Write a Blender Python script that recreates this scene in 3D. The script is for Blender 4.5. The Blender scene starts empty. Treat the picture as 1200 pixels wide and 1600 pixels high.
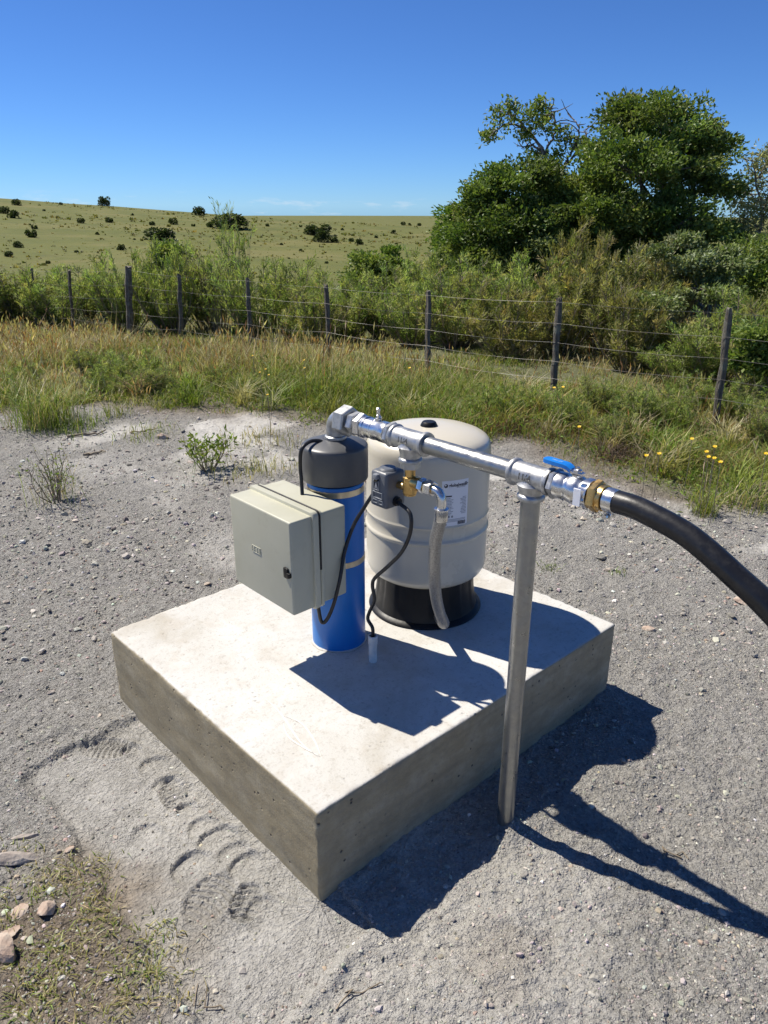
import bpy, bmesh, math, random
import numpy as np
from mathutils import Vector, Matrix
R = math.radians
rng = np.random.default_rng(7)
random.seed(7)
scene = bpy.context.scene
COL = scene.collection

# ------------------------------------------------------------------ camera
CAM = np.array([-0.7691, -1.0393, 1.4948]); YAW, PITCH, ROLL = 0.8226, -0.3839, 0.002
FPX = 1184.9                                   # focal length for a 1600 px tall frame
_f = np.array([math.cos(YAW)*math.cos(PITCH), math.sin(YAW)*math.cos(PITCH), math.sin(PITCH)])
_r0 = np.array([math.sin(YAW), -math.cos(YAW), 0.0]); _u0 = np.cross(_r0, _f)
_r = _r0*math.cos(ROLL)+_u0*math.sin(ROLL); _u = -_r0*math.sin(ROLL)+_u0*math.cos(ROLL)
cd = bpy.data.cameras.new('camera'); cam = bpy.data.objects.new('camera', cd); COL.objects.link(cam)
cd.sensor_fit = 'VERTICAL'; cd.sensor_height = 36.0; cd.sensor_width = 27.0
cd.lens = 36.0*FPX/1600.0; cd.clip_start = 0.05; cd.clip_end = 9000
cam.matrix_world = Matrix(((_r[0], _u[0], -_f[0], CAM[0]), (_r[1], _u[1], -_f[1], CAM[1]), (_r[2], _u[2], -_f[2], CAM[2]), (0, 0, 0, 1)))
scene.camera = cam

# ------------------------------------------------------------------ sky, sun, exposure
SUN = Vector((-0.205, 0.69, 1.0)).normalized()
w = bpy.data.worlds.new('World'); scene.world = w; w.use_nodes = True
wn = w.node_tree.nodes; wl = w.node_tree.links
sky = wn.new('ShaderNodeTexSky'); sky.sky_type = 'NISHITA'; sky.sun_disc = False
sky.sun_elevation = math.asin(SUN.z); sky.sun_rotation = math.atan2(SUN.x, SUN.y)
sky.altitude = 300; sky.air_density = 0.7; sky.dust_density = 0.0; sky.ozone_density = 4.0
hs = wn.new('ShaderNodeMix'); hs.data_type = 'RGBA'; hs.blend_type = 'MULTIPLY'; hs.inputs[0].default_value = 1.0; hs.inputs[7].default_value = (0.54, 0.86, 1.32, 1)   # white balance of the whole sky
bg = wn['Background']; bg.inputs['Strength'].default_value = 0.064
geo = wn.new('ShaderNodeTexCoord'); sep = wn.new('ShaderNodeSeparateXYZ'); wl.new(geo.outputs['Generated'], sep.inputs[0])
cmap = wn.new('ShaderNodeMapping'); cmap.inputs['Scale'].default_value = (1, 1, 5); wl.new(geo.outputs['Generated'], cmap.inputs['Vector']); cn = wn.new('ShaderNodeTexNoise'); cn.inputs['Scale'].default_value = 16; cn.inputs['Detail'].default_value = 6; cn.inputs['Roughness'].default_value = 0.6; wl.new(cmap.outputs[0], cn.inputs['Vector'])
def wr(src, a, b, lo, hi):
    x = wn.new('ShaderNodeMapRange'); x.inputs[1].default_value = a; x.inputs[2].default_value = b; x.inputs[3].default_value = lo; x.inputs[4].default_value = hi; wl.new(src, x.inputs[0]); return x.outputs[0]
def wm(a, b):
    x = wn.new('ShaderNodeMath'); x.operation = 'MULTIPLY'; wl.new(a, x.inputs[0]); wl.new(b, x.inputs[1]); return x.outputs[0]
cfac = wm(wr(cn.outputs['Fac'], 0.57, 0.72, 0, 0.35), wm(wr(sep.outputs['Z'], -0.03, -0.012, 0, 1), wr(sep.outputs['Z'], 0.004, 0.018, 1, 0)))
cmx = wn.new('ShaderNodeMix'); cmx.data_type = 'RGBA'; cmx.inputs[7].default_value = (9.5, 9.8, 10.2, 1); wl.new(cfac, cmx.inputs[0]); wl.new(hs.outputs[2], cmx.inputs[6]); wl.new(cmx.outputs[2], bg.inputs['Color'])
wl.new(sky.outputs[0], hs.inputs[6])
sd = bpy.data.lights.new('sun', 'SUN'); sd.energy = 5.0; sd.angle = R(0.5); sd.color = (1.0, 0.93, 0.82)
so = bpy.data.objects.new('sun', sd); COL.objects.link(so); so.rotation_euler = SUN.to_track_quat('Z', 'Y').to_euler(); so.location = (-2, 6, 9)
vs = scene.view_settings; vs.view_transform = 'Standard'; vs.look = 'None'; vs.exposure = 0.52; vs.gamma = 1.0; vs.use_curve_mapping = False
scene.cycles.max_bounces = 4; scene.cycles.adaptive_threshold = 0.02; scene.cycles.transparent_max_bounces = 8

# ------------------------------------------------------------------ helpers: layout
def ray(px, py):
    d = _f + _r*(px-600)/FPX + _u*(800-py)/FPX
    return d/np.linalg.norm(d)
def gpt(px, py, z=0.0):
    d = ray(px, py); return CAM + d*((z-CAM[2])/d[2])
def xpt(px, py, X):
    d = ray(px, py); return CAM + d*((X-CAM[0])/d[0])
def at(px, dist, z=0.0):
    """ground point in the compass direction of column px at a horizontal distance"""
    a = YAW - math.atan((px-600)/FPX/math.cos(PITCH)*1.0)
    return np.array([CAM[0]+dist*math.cos(a), CAM[1]+dist*math.sin(a), z])
def hgt(px, py, dist):
    d = ray(px, py); return CAM[2] + d[2]/math.hypot(d[0], d[1])*dist
def pt(px, py, dist):
    d = ray(px, py); return CAM + d*(dist/math.hypot(d[0], d[1]))

# ------------------------------------------------------------------ helpers: noise
def _hash(ix, iy, seed):
    n = (ix.astype(np.int64)*374761393 + iy.astype(np.int64)*668265263 + seed*1274126177) & 0xffffffff
    n = ((n ^ (n >> 13))*1274126177) & 0xffffffff
    return ((n ^ (n >> 16)) & 0xffff)/65535.0
def vn(x, y, seed=0):
    x = np.asarray(x, float); y = np.asarray(y, float)
    ix = np.floor(x); iy = np.floor(y); fx = x-ix; fy = y-iy
    fx = fx*fx*fx*(fx*(fx*6-15)+10); fy = fy*fy*fy*(fy*(fy*6-15)+10)
    a = _hash(ix, iy, seed); b = _hash(ix+1, iy, seed); c = _hash(ix, iy+1, seed); d = _hash(ix+1, iy+1, seed)
    return (a*(1-fx)+b*fx)*(1-fy)+(c*(1-fx)+d*fx)*fy*1.0
def fbm(x, y, o=4, seed=0):
    s = 0; a = 0.5
    for k in range(o):
        s = s+a*(vn(x, y, seed+k)-0.5)*2; x = x*2.03+11.3; y = y*2.03+5.7; a *= 0.5
    return s
def sstep(x, a, b):
    t = np.clip((np.asarray(x, float)-a)/(b-a), 0, 1); return t*t*(3-2*t)

# ------------------------------------------------------------------ helpers: meshes
def tag(o, label=None, cat=None, group=None, kind=None):
    for k, v in (('label', label), ('category', cat), ('group', group), ('kind', kind)):
        if v: o[k] = v
    return o
def empty(name, loc, label=None, cat=None, group=None):
    o = bpy.data.objects.new(name, None); COL.objects.link(o); o.location = loc; o.empty_display_size = 0.05
    return tag(o, label, cat, group)
def link(name, me, mat=None, parent=None):
    o = bpy.data.objects.new(name, me); COL.objects.link(o)
    if mat is not None and not len(me.materials): me.materials.append(mat)
    if parent is not None:
        o.parent = parent
        if parent.type == 'EMPTY': o.location = -Vector(parent.location)       # part meshes are in world coordinates
    return o
def arrmesh(name, V, F, col=None, smooth=False):
    """mesh from numpy arrays; F is (n,3) or (n,4)"""
    V = np.ascontiguousarray(V, np.float32); F = np.ascontiguousarray(F, np.int32); n, k = F.shape
    me = bpy.data.meshes.new(name); me.vertices.add(len(V)); me.vertices.foreach_set('co', V.ravel())
    me.loops.add(n*k); me.loops.foreach_set('vertex_index', F.ravel())
    me.polygons.add(n); me.polygons.foreach_set('loop_start', np.arange(0, n*k, k, dtype=np.int32))
    me.polygons.foreach_set('use_smooth', np.full(n, smooth))
    if col is not None:
        c = np.ones((len(V), 4), np.float32); c[:, :3] = col
        a = me.color_attributes.new('Col', 'FLOAT_COLOR', 'POINT'); a.data.foreach_set('color', c.ravel())
    me.update(calc_edges=True); return me
def perp(d):
    d = Vector(d).normalized(); a = Vector((0, 0, 1)) if abs(d.z) < 0.9 else Vector((1, 0, 0))
    u = d.cross(a).normalized(); return d, u, d.cross(u)
class MB:
    def __init__(s): s.v = []; s.f = []
    def add(s, vs_, fs_):
        n = len(s.v); s.v += [tuple(p) for p in vs_]; s.f += [tuple(i+n for i in f) for f in fs_]; return s
    def lathe(s, o, d, prof, n=32, rot=0.0, mod=None):
        """profile of (radius, distance along d) revolved round the axis o,d"""
        d, u, v = perp(d); o = Vector(o); vs_ = []; fs_ = []
        for k, (r, t) in enumerate(prof):
            for i in range(n):
                a = 2*math.pi*i/n+rot; rr = r*(mod(a, t) if mod else 1)
                vs_.append(o+d*t+(u*math.cos(a)+v*math.sin(a))*rr)
        for k in range(len(prof)-1):
            for i in range(n):
                j = (i+1) % n; fs_.append((k*n+i, k*n+j, (k+1)*n+j, (k+1)*n+i))
        fs_.append(tuple(range(n-1, -1, -1))); fs_.append(tuple((len(prof)-1)*n+i for i in range(n)))
        return s.add(vs_, fs_)
    def tube(s, path, r, n=14, ridge=0.0):
        P = [Vector(p) for p in path]; m = len(P); rs = r if isinstance(r, (list, tuple, np.ndarray)) else [r]*m
        T = [(P[min(i+1, m-1)]-P[max(i-1, 0)]).normalized() for i in range(m)]
        _, u, _v = perp(T[0]); vs_ = []; fs_ = []
        for i in range(m):
            u = (u-T[i]*u.dot(T[i])).normalized(); v = T[i].cross(u)
            for k in range(n):
                a = 2*math.pi*k/n; vs_.append(P[i]+(u*math.cos(a)+v*math.sin(a))*rs[i]*(1+ridge*(k % 2)))
        for i in range(m-1):
            for k in range(n):
                j = (k+1) % n; fs_.append((i*n+k, i*n+j, (i+1)*n+j, (i+1)*n+k))
        fs_.append(tuple(range(n-1, -1, -1))); fs_.append(tuple((m-1)*n+i for i in range(n)))
        return s.add(vs_, fs_)
    def box(s, lo, hi, bev=0.0, seg=2):
        bm = bmesh.new(); bmesh.ops.create_cube(bm, size=1.0)
        c = [(a+b)/2 for a, b in zip(lo, hi)]; e = [b-a for a, b in zip(lo, hi)]
        for p in bm.verts: p.co = Vector((c[0]+p.co.x*e[0], c[1]+p.co.y*e[1], c[2]+p.co.z*e[2]))
        if bev: bmesh.ops.bevel(bm, geom=bm.edges[:]+bm.verts[:], offset=bev, segments=seg, profile=0.6, affect='EDGES', clamp_overlap=True)
        bm.verts.index_update(); s.add([p.co[:] for p in bm.verts], [[p.index for p in f.verts] for f in bm.faces]); bm.free(); return s
    def quad(s, a, b, c, d): return s.add([a, b, c, d], [(0, 1, 2, 3)])
    def build(s, name, mat, parent=None, ang=38, smooth=True):
        me = bpy.data.meshes.new(name); me.from_pydata(s.v, [], s.f); me.update()
        if smooth:
            bm = bmesh.new(); bm.from_mesh(me); bmesh.ops.recalc_face_normals(bm, faces=bm.faces[:])
            for f in bm.faces: f.smooth = True
            for e in bm.edges:
                if len(e.link_faces) == 2 and e.calc_face_angle(0) > R(ang): e.smooth = False
            bm.to_mesh(me); bm.free()
        return link(name, me, mat, parent)
def spline(pts, n=60):
    """Catmull-Rom through points"""
    P = [np.array(p, float) for p in pts]; P = [2*P[0]-P[1]]+P+[2*P[-1]-P[-2]]; out = []
    k = len(P)-3; per = max(2, n//k)
    for i in range(k):
        a, b, c, d = P[i:i+4]
        for j in range(per):
            t = j/per; out.append(0.5*((2*b)+(c-a)*t+(2*a-5*b+4*c-d)*t*t+(3*b-a-3*c+d)*t**3))
    out.append(P[-2]); return out
def text_mesh(txt, size, mapping, bold=0.0, align='CENTER'):
    cu = bpy.data.curves.new('lettering', 'FONT'); cu.body = txt; cu.size = size; cu.align_x = align; cu.align_y = 'CENTER'; cu.resolution_u = 2; cu.offset = bold
    o = bpy.data.objects.new('lettering', cu); COL.objects.link(o)
    bpy.context.view_layer.update()
    me = bpy.data.meshes.new_from_object(o.evaluated_get(bpy.context.evaluated_depsgraph_get()))
    bpy.data.objects.remove(o); bpy.data.curves.remove(cu); me.materials.clear()
    for v in me.vertices: v.co = mapping(v.co.x, v.co.y)
    return me

# ------------------------------------------------------------------ materials
def mat(name, col=(0.5, 0.5, 0.5), rough=0.5, metal=0.0, spec=0.5):
    m = bpy.data.materials.new(name); m.use_nodes = True; b = m.node_tree.nodes['Principled BSDF']
    b.inputs['Base Color'].default_value = (*col, 1); b.inputs['Roughness'].default_value = rough; b.inputs['Metallic'].default_value = metal
    b.inputs['Specular IOR Level'].default_value = spec; return m
class NT:
    def __init__(s, m): s.m = m; s.t = m.node_tree; s.b = s.t.nodes['Principled BSDF']; s.out = s.t.nodes['Material Output']; s.co = s.t.nodes.new('ShaderNodeTexCoord').outputs['Object']
    def n(s, ty, **kw):
        x = s.t.nodes.new(ty)
        for k, v in kw.items(): setattr(x, k, v)
        return x
    def l(s, a, b): s.t.links.new(a, b)
    def noise(s, scale, detail=4, rough=0.55, vec=None, dist=0.0):
        x = s.n('ShaderNodeTexNoise'); x.inputs['Scale'].default_value = scale; x.inputs['Detail'].default_value = detail; x.inputs['Roughness'].default_value = rough; x.inputs['Distortion'].default_value = dist
        s.l(vec or s.co, x.inputs['Vector']); return x.outputs['Fac']
    def voro(s, scale, feature='F1', vec=None, out='Distance'):
        x = s.n('ShaderNodeTexVoronoi'); x.feature = feature; x.inputs['Scale'].default_value = scale; s.l(vec or s.co, x.inputs['Vector']); return x.outputs[out]
    def ramp(s, fac, stops):
        x = s.n('ShaderNodeValToRGB'); e = x.color_ramp.elements
        while len(e) < len(stops): e.new(0.5)
        for k, (p, c) in enumerate(stops): e[k].position = p; e[k].color = (*c, 1) if len(c) == 3 else c
        s.l(fac, x.inputs['Fac']); return x.outputs['Color']
    def gray(s, fac, a, b, lo=0.0, hi=1.0):
        x = s.n('ShaderNodeMapRange'); x.inputs['From Min'].default_value = a; x.inputs['From Max'].default_value = b; x.inputs['To Min'].default_value = lo; x.inputs['To Max'].default_value = hi
        s.l(fac, x.inputs['Value']); return x.outputs['Result']
    def mix(s, fac, a, b, mode='MIX'):
        x = s.n('ShaderNodeMix'); x.data_type = 'RGBA'; x.blend_type = mode
        for i, v in ((0, fac), (6, a), (7, b)):
            if isinstance(v, (int, float)): x.inputs[i].default_value = v
            elif isinstance(v, tuple): x.inputs[i].default_value = (*v, 1)
            else: s.l(v, x.inputs[i])
        return x.outputs[2]
    def bump(s, h, strength, dist, nrm=None):
        x = s.n('ShaderNodeBump'); x.inputs['Strength'].default_value = strength; x.inputs['Distance'].default_value = dist; s.l(h, x.inputs['Height'])
        if nrm: s.l(nrm, x.inputs['Normal'])
        return x.outputs['Normal']
    def attr(s, name):
        x = s.n('ShaderNodeAttribute'); x.attribute_name = name; return x.outputs['Color']
    def base(s, c): s.l(c, s.b.inputs['Base Color'])
    def nrm(s, c): s.l(c, s.b.inputs['Normal'])
    def rgh(s, c): s.l(c, s.b.inputs['Roughness'])

def varied(name, c1, c2, rough, metal=0.0, scale=8.0, bump=0.0, bscale=60, r2=None, spec=0.5):
    m = mat(name, c1, rough, metal, spec); t = NT(m)
    nz = t.noise(scale, 5, 0.6); t.base(t.mix(t.gray(nz, 0.35, 0.65), c1, c2))
    if r2 is not None: t.rgh(t.gray(t.noise(scale*2.3, 4), 0.3, 0.7, rough, r2))
    if bump: t.nrm(t.bump(t.noise(bscale, 3), 0.6, bump))
    return m
def leafy(name, gloss=0.45, trans=0.3, spec=0.4):
    """foliage: colour of each leaf comes from its own attribute, some light passes through"""
    m = mat(name, rough=gloss, spec=spec); t = NT(m); c = t.attr('Col'); t.base(c)
    tr = t.n('ShaderNodeBsdfTranslucent'); mx = t.n('ShaderNodeMixShader'); mx.inputs[0].default_value = trans
    t.l(t.mix(1.0, c, (1.2, 1.25, 0.7), 'MULTIPLY'), tr.inputs['Color']); t.l(t.b.outputs[0], mx.inputs[1]); t.l(tr.outputs[0], mx.inputs[2]); t.l(mx.outputs[0], t.out.inputs['Surface']); return m

M = {}
def galv(name, base, rough, spang=0.14, stain=0.55, metal=0.75):
    m = mat(name, base, rough, metal); t = NT(m)
    sp = t.voro(95, out='Color'); g = t.n('ShaderNodeRGBToBW'); t.l(sp, g.inputs[0])
    c = t.mix(t.gray(g.outputs[0], 0.2, 0.8), tuple(x*(1-spang) for x in base), tuple(min(1, x*(1+spang*0.7)) for x in base))
    st = t.noise(22, 5, 0.65); c = t.mix(t.gray(st, 0.52, 0.72, 0, stain), c, tuple(x*0.62 for x in base)); t.base(c)
    t.rgh(t.gray(t.noise(40, 4), 0.3, 0.7, rough-0.08, rough+0.16)); t.nrm(t.bump(t.noise(160, 4), 0.35, 0.0012)); return m
M['galv'] = galv('galvanised_steel', (0.43, 0.435, 0.43), 0.40)
M['galv_pipe'] = galv('galvanised_pipe', (0.33, 0.335, 0.325), 0.33, 0.05, 0.25, 0.88)
M['nickel'] = varied('nickel_plate', (0.74, 0.74, 0.73), (0.60, 0.60, 0.60), 0.22, 1.0, 30, 0.0003, 200, 0.36)
M['strap'] = varied('steel_strap', (0.74, 0.66, 0.50), (0.62, 0.54, 0.40), 0.3, 1.0, 30, 0.0003, 200, 0.42)  # warm reflection of the ground is painted into the steel's base colour
M['brass'] = varied('brass', (0.72, 0.50, 0.20), (0.52, 0.34, 0.13), 0.25, 1.0, 40, 0.0004, 220, 0.42)
M['blue_pvc'] = varied('blue_pvc', (0.003, 0.155, 0.50), (0.004, 0.17, 0.54), 0.30, 0, 9, 0.0003, 90, 0.42)
M['cap'] = varied('grey_cap_plastic', (0.072, 0.075, 0.079), (0.088, 0.090, 0.094), 0.36, 0, 14, 0, 120, 0.48)
M['cream'] = varied('cream_paint', (0.57, 0.53, 0.43), (0.585, 0.545, 0.445), 0.22, 0, 3, 0, 130, 0.28)
M['black_plastic'] = varied('black_plastic', (0.006, 0.006, 0.0065), (0.011, 0.011, 0.011), 0.36, 0, 20, 0.0003, 150, 0.5, 0.3)
M['black_gloss'] = mat('black_knob', (0.006, 0.006, 0.007), 0.25)
M['cable'] = varied('cable_rubber', (0.010, 0.010, 0.011), (0.02, 0.02, 0.02), 0.38, 0, 60, 0.0002, 300, 0.5)
M['box'] = varied('enclosure_plastic', (0.44, 0.435, 0.335), (0.47, 0.463, 0.365), 0.42, 0, 7, 0.00025, 420, 0.55); t = NT(M['box']); old = t.b.inputs['Base Color'].links[0].from_socket; t.base(t.mix(t.gray(t.noise(13, 6, 0.7, dist=0.8), 0.56, 0.74, 0, 0.28), old, (0.30, 0.26, 0.18)))
M['switch'] = varied('switch_plastic', (0.105, 0.115, 0.130), (0.125, 0.135, 0.15), 0.34, 0, 30, 0.0003, 300, 0.5)
M['switch_raised'] = mat('switch_print', (0.21, 0.225, 0.245), 0.4)
M['white_pvc'] = varied('white_pvc', (0.70, 0.71, 0.70), (0.55, 0.56, 0.55), 0.4, 0, 30, 0.0002, 200, 0.5)
M['lever'] = varied('blue_lever_vinyl', (0.01, 0.16, 0.55), (0.012, 0.20, 0.62), 0.35, 0, 30, 0.0003, 200)
M['label'] = mat('label_paper', (0.78, 0.79, 0.82), 0.45)
M['ink'] = mat('label_ink', (0.02, 0.02, 0.03), 0.5); M['ink_grey'] = mat('label_ink_grey', (0.22, 0.23, 0.26), 0.5)
M['lever_print'] = mat('lever_print', (0.35, 0.55, 0.8), 0.5)
M['mark'] = mat('cast_mark', (0.12, 0.12, 0.115), 0.6, 0.5); M['gasket'] = mat('gasket', (0.008, 0.008, 0.008), 0.6)
m = mat('black_rubber_hose', (0.016, 0.016, 0.017), 0.42); t = NT(m)
t.base(t.mix(t.gray(t.noise(60, 6, 0.75), 0.5, 0.8), (0.010, 0.010, 0.011), (0.035, 0.034, 0.032))); t.rgh(t.gray(t.noise(25, 4), 0.3, 0.7, 0.30, 0.46)); t.nrm(t.bump(t.noise(140, 4), 0.4, 0.0008)); M['hose'] = m
m = mat('braided_steel', (0.56, 0.55, 0.52), 0.5, 0.8); t = NT(m)
t.base(t.mix(t.gray(t.noise(300, 3, 0.6), 0.35, 0.65), (0.26, 0.255, 0.24), (0.46, 0.45, 0.425))); t.nrm(t.bump(t.noise(420, 2, 0.5), 0.6, 0.0008)); M['braid'] = m
m = mat('wood_post', (0.16, 0.14, 0.12), 0.85); t = NT(m)
mp = t.n('ShaderNodeMapping'); mp.inputs['Scale'].default_value = (1, 1, 0.06); t.l(t.co, mp.inputs['Vector'])
g = t.noise(90, 6, 0.7, mp.outputs[0]); g2 = t.noise(9, 4, 0.6)
t.base(t.mix(t.gray(g2, 0.5, 0.62, 0, 0.7), t.ramp(g, [(0.25, (0.035, 0.030, 0.025)), (0.55, (0.135, 0.118, 0.095)), (0.8, (0.28, 0.255, 0.215))]), (0.22, 0.22, 0.17))); t.nrm(t.bump(g, 0.9, 0.012)); M['wood'] = m
M['wire'] = varied('fence_wire', (0.30, 0.30, 0.29), (0.16, 0.14, 0.12), 0.5, 0.5, 3)
M['bark'] = varied('bark', (0.13, 0.105, 0.08), (0.24, 0.21, 0.17), 0.85, 0, 14, 0.01, 40)
M['stem'] = varied('dry_stem', (0.17, 0.13, 0.085), (0.30, 0.25, 0.18), 0.8, 0, 30)
M['leaf'] = leafy('tree_leaf', 0.48, 0.32, 0.3); M['feather'] = leafy('shrub_leaf', 0.55, 0.45, 0.25); M['grass'] = leafy('grass_blade', 0.5, 0.38, 0.3); M['petal'] = mat('yellow_petal', (0.80, 0.52, 0.01), 0.5)
M['dry'] = varied('dry_leaf', (0.30, 0.22, 0.13), (0.16, 0.11, 0.07), 0.8, 0, 40)

# concrete: pale trowelled top, formed sides with voids and board marks
m = mat('concrete', (0.5, 0.47, 0.42), 0.8, 0, 0.3); t = NT(m)
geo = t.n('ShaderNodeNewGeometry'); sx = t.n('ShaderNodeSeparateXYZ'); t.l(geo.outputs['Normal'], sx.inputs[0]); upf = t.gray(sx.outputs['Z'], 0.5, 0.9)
big = t.noise(2.6, 5, 0.6, dist=0.6); mid = t.noise(11, 6, 0.65, dist=0.4); fin = t.noise(150, 4, 0.7)
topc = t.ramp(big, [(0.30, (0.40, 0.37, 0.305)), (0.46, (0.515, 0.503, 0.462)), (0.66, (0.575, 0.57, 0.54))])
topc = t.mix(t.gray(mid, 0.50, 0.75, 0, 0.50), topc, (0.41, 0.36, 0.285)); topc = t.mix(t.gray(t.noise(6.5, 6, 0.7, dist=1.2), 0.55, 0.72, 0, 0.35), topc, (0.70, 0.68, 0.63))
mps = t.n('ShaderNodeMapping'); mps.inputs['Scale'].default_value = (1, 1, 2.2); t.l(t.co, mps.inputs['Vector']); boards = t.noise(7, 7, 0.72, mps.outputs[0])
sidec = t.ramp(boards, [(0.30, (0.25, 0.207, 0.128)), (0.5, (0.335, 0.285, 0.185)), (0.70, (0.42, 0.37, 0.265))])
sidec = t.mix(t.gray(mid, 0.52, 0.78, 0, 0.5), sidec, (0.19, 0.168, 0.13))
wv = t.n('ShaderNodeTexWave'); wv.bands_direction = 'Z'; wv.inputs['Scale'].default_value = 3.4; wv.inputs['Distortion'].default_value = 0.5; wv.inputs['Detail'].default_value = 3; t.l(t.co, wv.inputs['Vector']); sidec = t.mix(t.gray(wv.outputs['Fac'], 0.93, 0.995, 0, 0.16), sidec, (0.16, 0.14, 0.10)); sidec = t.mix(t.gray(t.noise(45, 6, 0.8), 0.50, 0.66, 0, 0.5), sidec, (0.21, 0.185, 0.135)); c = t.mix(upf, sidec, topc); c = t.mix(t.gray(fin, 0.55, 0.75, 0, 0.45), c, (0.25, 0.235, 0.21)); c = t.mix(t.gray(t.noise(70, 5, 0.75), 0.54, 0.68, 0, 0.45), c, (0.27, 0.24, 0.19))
pit = t.voro(34); pn = t.noise(9, 3); pf = t.gray(pit, 0.07, 0.16, 1, 0); pm = t.n('ShaderNodeMath', operation='MULTIPLY'); t.l(pf, pm.inputs[0]); pw_ = t.n('ShaderNodeMath', operation='MULTIPLY'); t.l(t.gray(pn, 0.45, 0.52), pw_.inputs[0]); t.l(t.gray(upf, 0, 1, 1, 0.25), pw_.inputs[1]); t.l(pw_.outputs[0], pm.inputs[1])
c = t.mix(pm.outputs[0], c, (0.09, 0.08, 0.07)); t.base(c)
nb = t.bump(fin, 0.5, 0.0018); nb = t.bump(mid, 0.4, 0.004, nb); ng = t.n('ShaderNodeMath', operation='MULTIPLY'); ng.inputs[1].default_value = -1; t.l(pm.outputs[0], ng.inputs[0]); t.nrm(t.bump(ng.outputs[0], 0.8, 0.004, nb)); M['concrete'] = m
M['trowel'] = mat('cement_laitance', (0.69, 0.67, 0.62), 0.8)

# ground: grey crushed sand, white silt, brown humus, turf; the amounts are stored per vertex as soil cover
m = mat('ground', rough=0.92, spec=0.25); t = NT(m)
z = t.n('ShaderNodeSeparateColor'); t.l(t.attr('Col'), z.inputs[0])
g1 = t.noise(1.7, 5, 0.6); g2 = t.noise(28, 6, 0.7); g3 = t.noise(230, 4, 0.75); vc = t.voro(150, out='Color'); vb = t.n('ShaderNodeRGBToBW'); t.l(vc, vb.inputs[0])
sand = t.ramp(g2, [(0.25, (0.235, 0.227, 0.206)), (0.5, (0.332, 0.322, 0.298)), (0.75, (0.43, 0.418, 0.392))])
sand = t.mix(t.gray(g1, 0.42, 0.62, 0, 0.45), sand, (0.365, 0.35, 0.312)); sand = t.mix(t.gray(vb.outputs[0], 0.3, 0.8, 0, 0.55), sand, (0.165, 0.160, 0.148)); sand = t.mix(t.gray(g3, 0.5, 0.75, 0, 0.5), sand, (0.50, 0.48, 0.43))
c = t.mix(t.n('ShaderNodeMath').outputs[0] if False else z.outputs['Green'], sand, t.ramp(g2, [(0.3, (0.38, 0.368, 0.335)), (0.7, (0.55, 0.538, 0.505))]))
c = t.mix(z.outputs['Blue'], c, t.ramp(g2, [(0.3, (0.10, 0.075, 0.052)), (0.55, (0.21, 0.165, 0.115)), (0.8, (0.32, 0.26, 0.19))]))
tf = t.noise(0.06, 6, 0.6); tf2 = t.noise(0.5, 6, 0.7)
turf = t.mix(t.gray(tf2, 0.3, 0.7), t.ramp(tf, [(0.3, (0.074, 0.096, 0.018)), (0.5, (0.112, 0.126, 0.028)), (0.7, (0.152, 0.146, 0.042))]), (0.110, 0.114, 0.022))
turf = t.mix(t.gray(t.noise(0.13, 6, 0.75), 0.52, 0.66, 0, 0.6), turf, (0.062, 0.072, 0.018)); turf = t.mix(t.gray(t.noise(0.035, 6, 0.7), 0.50, 0.62, 0, 0.5), turf, (0.185, 0.16, 0.058)); turf = t.mix(t.gray(t.noise(1.1, 4, 0.8), 0.55, 0.7, 0, 0.5), turf, (0.045, 0.053, 0.014))
c = t.mix(z.outputs['Red'], c, turf); t.base(c)
b1 = t.gray(t.noise(210, 2, 0.5), 0.25, 0.75); b2 = t.gray(t.noise(95, 2, 0.5), 0.28, 0.75); nb = t.bump(g3, 0.7, 0.003); nb = t.bump(b1, 1.0, 0.0055, nb); nb = t.bump(b2, 1.0, 0.0065, nb)
for bn in [n_ for n_ in t.t.nodes if n_.type == 'BUMP']: t.l(t.gray(z.outputs['Green'], 0.0, 0.35, 1.0, 0.4), bn.inputs['Strength'])
t.nrm(t.bump(g2, 0.7, 0.016, nb)); M['ground'] = m
m = mat('stone', rough=0.85, spec=0.3); t = NT(m); t.base(t.mix(t.gray(t.noise(60, 5, 0.7), 0.4, 0.7, 0, 0.6), t.attr('Col'), (0.30, 0.27, 0.24))); t.nrm(t.bump(t.noise(90, 4), 0.8, 0.003)); M['stone'] = m
M['rock'] = varied('slate', (0.34, 0.24, 0.18), (0.50, 0.42, 0.34), 0.85, 0, 22, 0.008, 60)
M['rock_grey'] = varied('grey_slate', (0.26, 0.22, 0.19), (0.42, 0.38, 0.33), 0.85, 0, 22, 0.008, 60)

# ------------------------------------------------------------------ terrain
EY = np.array([-9, -3, 0.34, 0.86, 1.34, 2.02, 3.23, 3.78, 4.28, 4.95, 5.15, 6.0, 8.0, 12.0]); EX = np.array([5.0, 4.0, 3.34, 2.95, 3.05, 3.22, 2.55, 2.36, 2.1, 1.61, 0.9, 0.1, -1.5, -5.0])
def grass_in(x, y):
    """metres inside the meadow (negative on the bare gravel)"""
    return x-np.interp(y, EY, EX)+0.32*fbm(x*1.6, y*1.6, 3, 5)
SKY_AZ = np.array([-60, -27, -18, -9.5, 0, 4.5, 12, 27, 60]); SKY_E = np.array([0.9, 0.52, -0.05, -0.75, -1.2, -1.35, -1.6, -2.0, -2.2])
SMOOTH_A = gpt(300, 1270)
TREADS = [(gpt(328, 1398), R(20), 0.075, 0.055), (gpt(275, 1235), R(75), 0.075, 0.045), (gpt(385, 1405), R(45), 0.055, 0.040), (gpt(165, 1165), R(130), 0.08, 0.045)]
ARCS = [gpt(*p) for p in ((240, 1195), (262, 1228), (290, 1262), (318, 1292), (340, 1312), (362, 1332), (385, 1352), (412, 1422), (205, 1170), (228, 1300), (300, 1350))]
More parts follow.
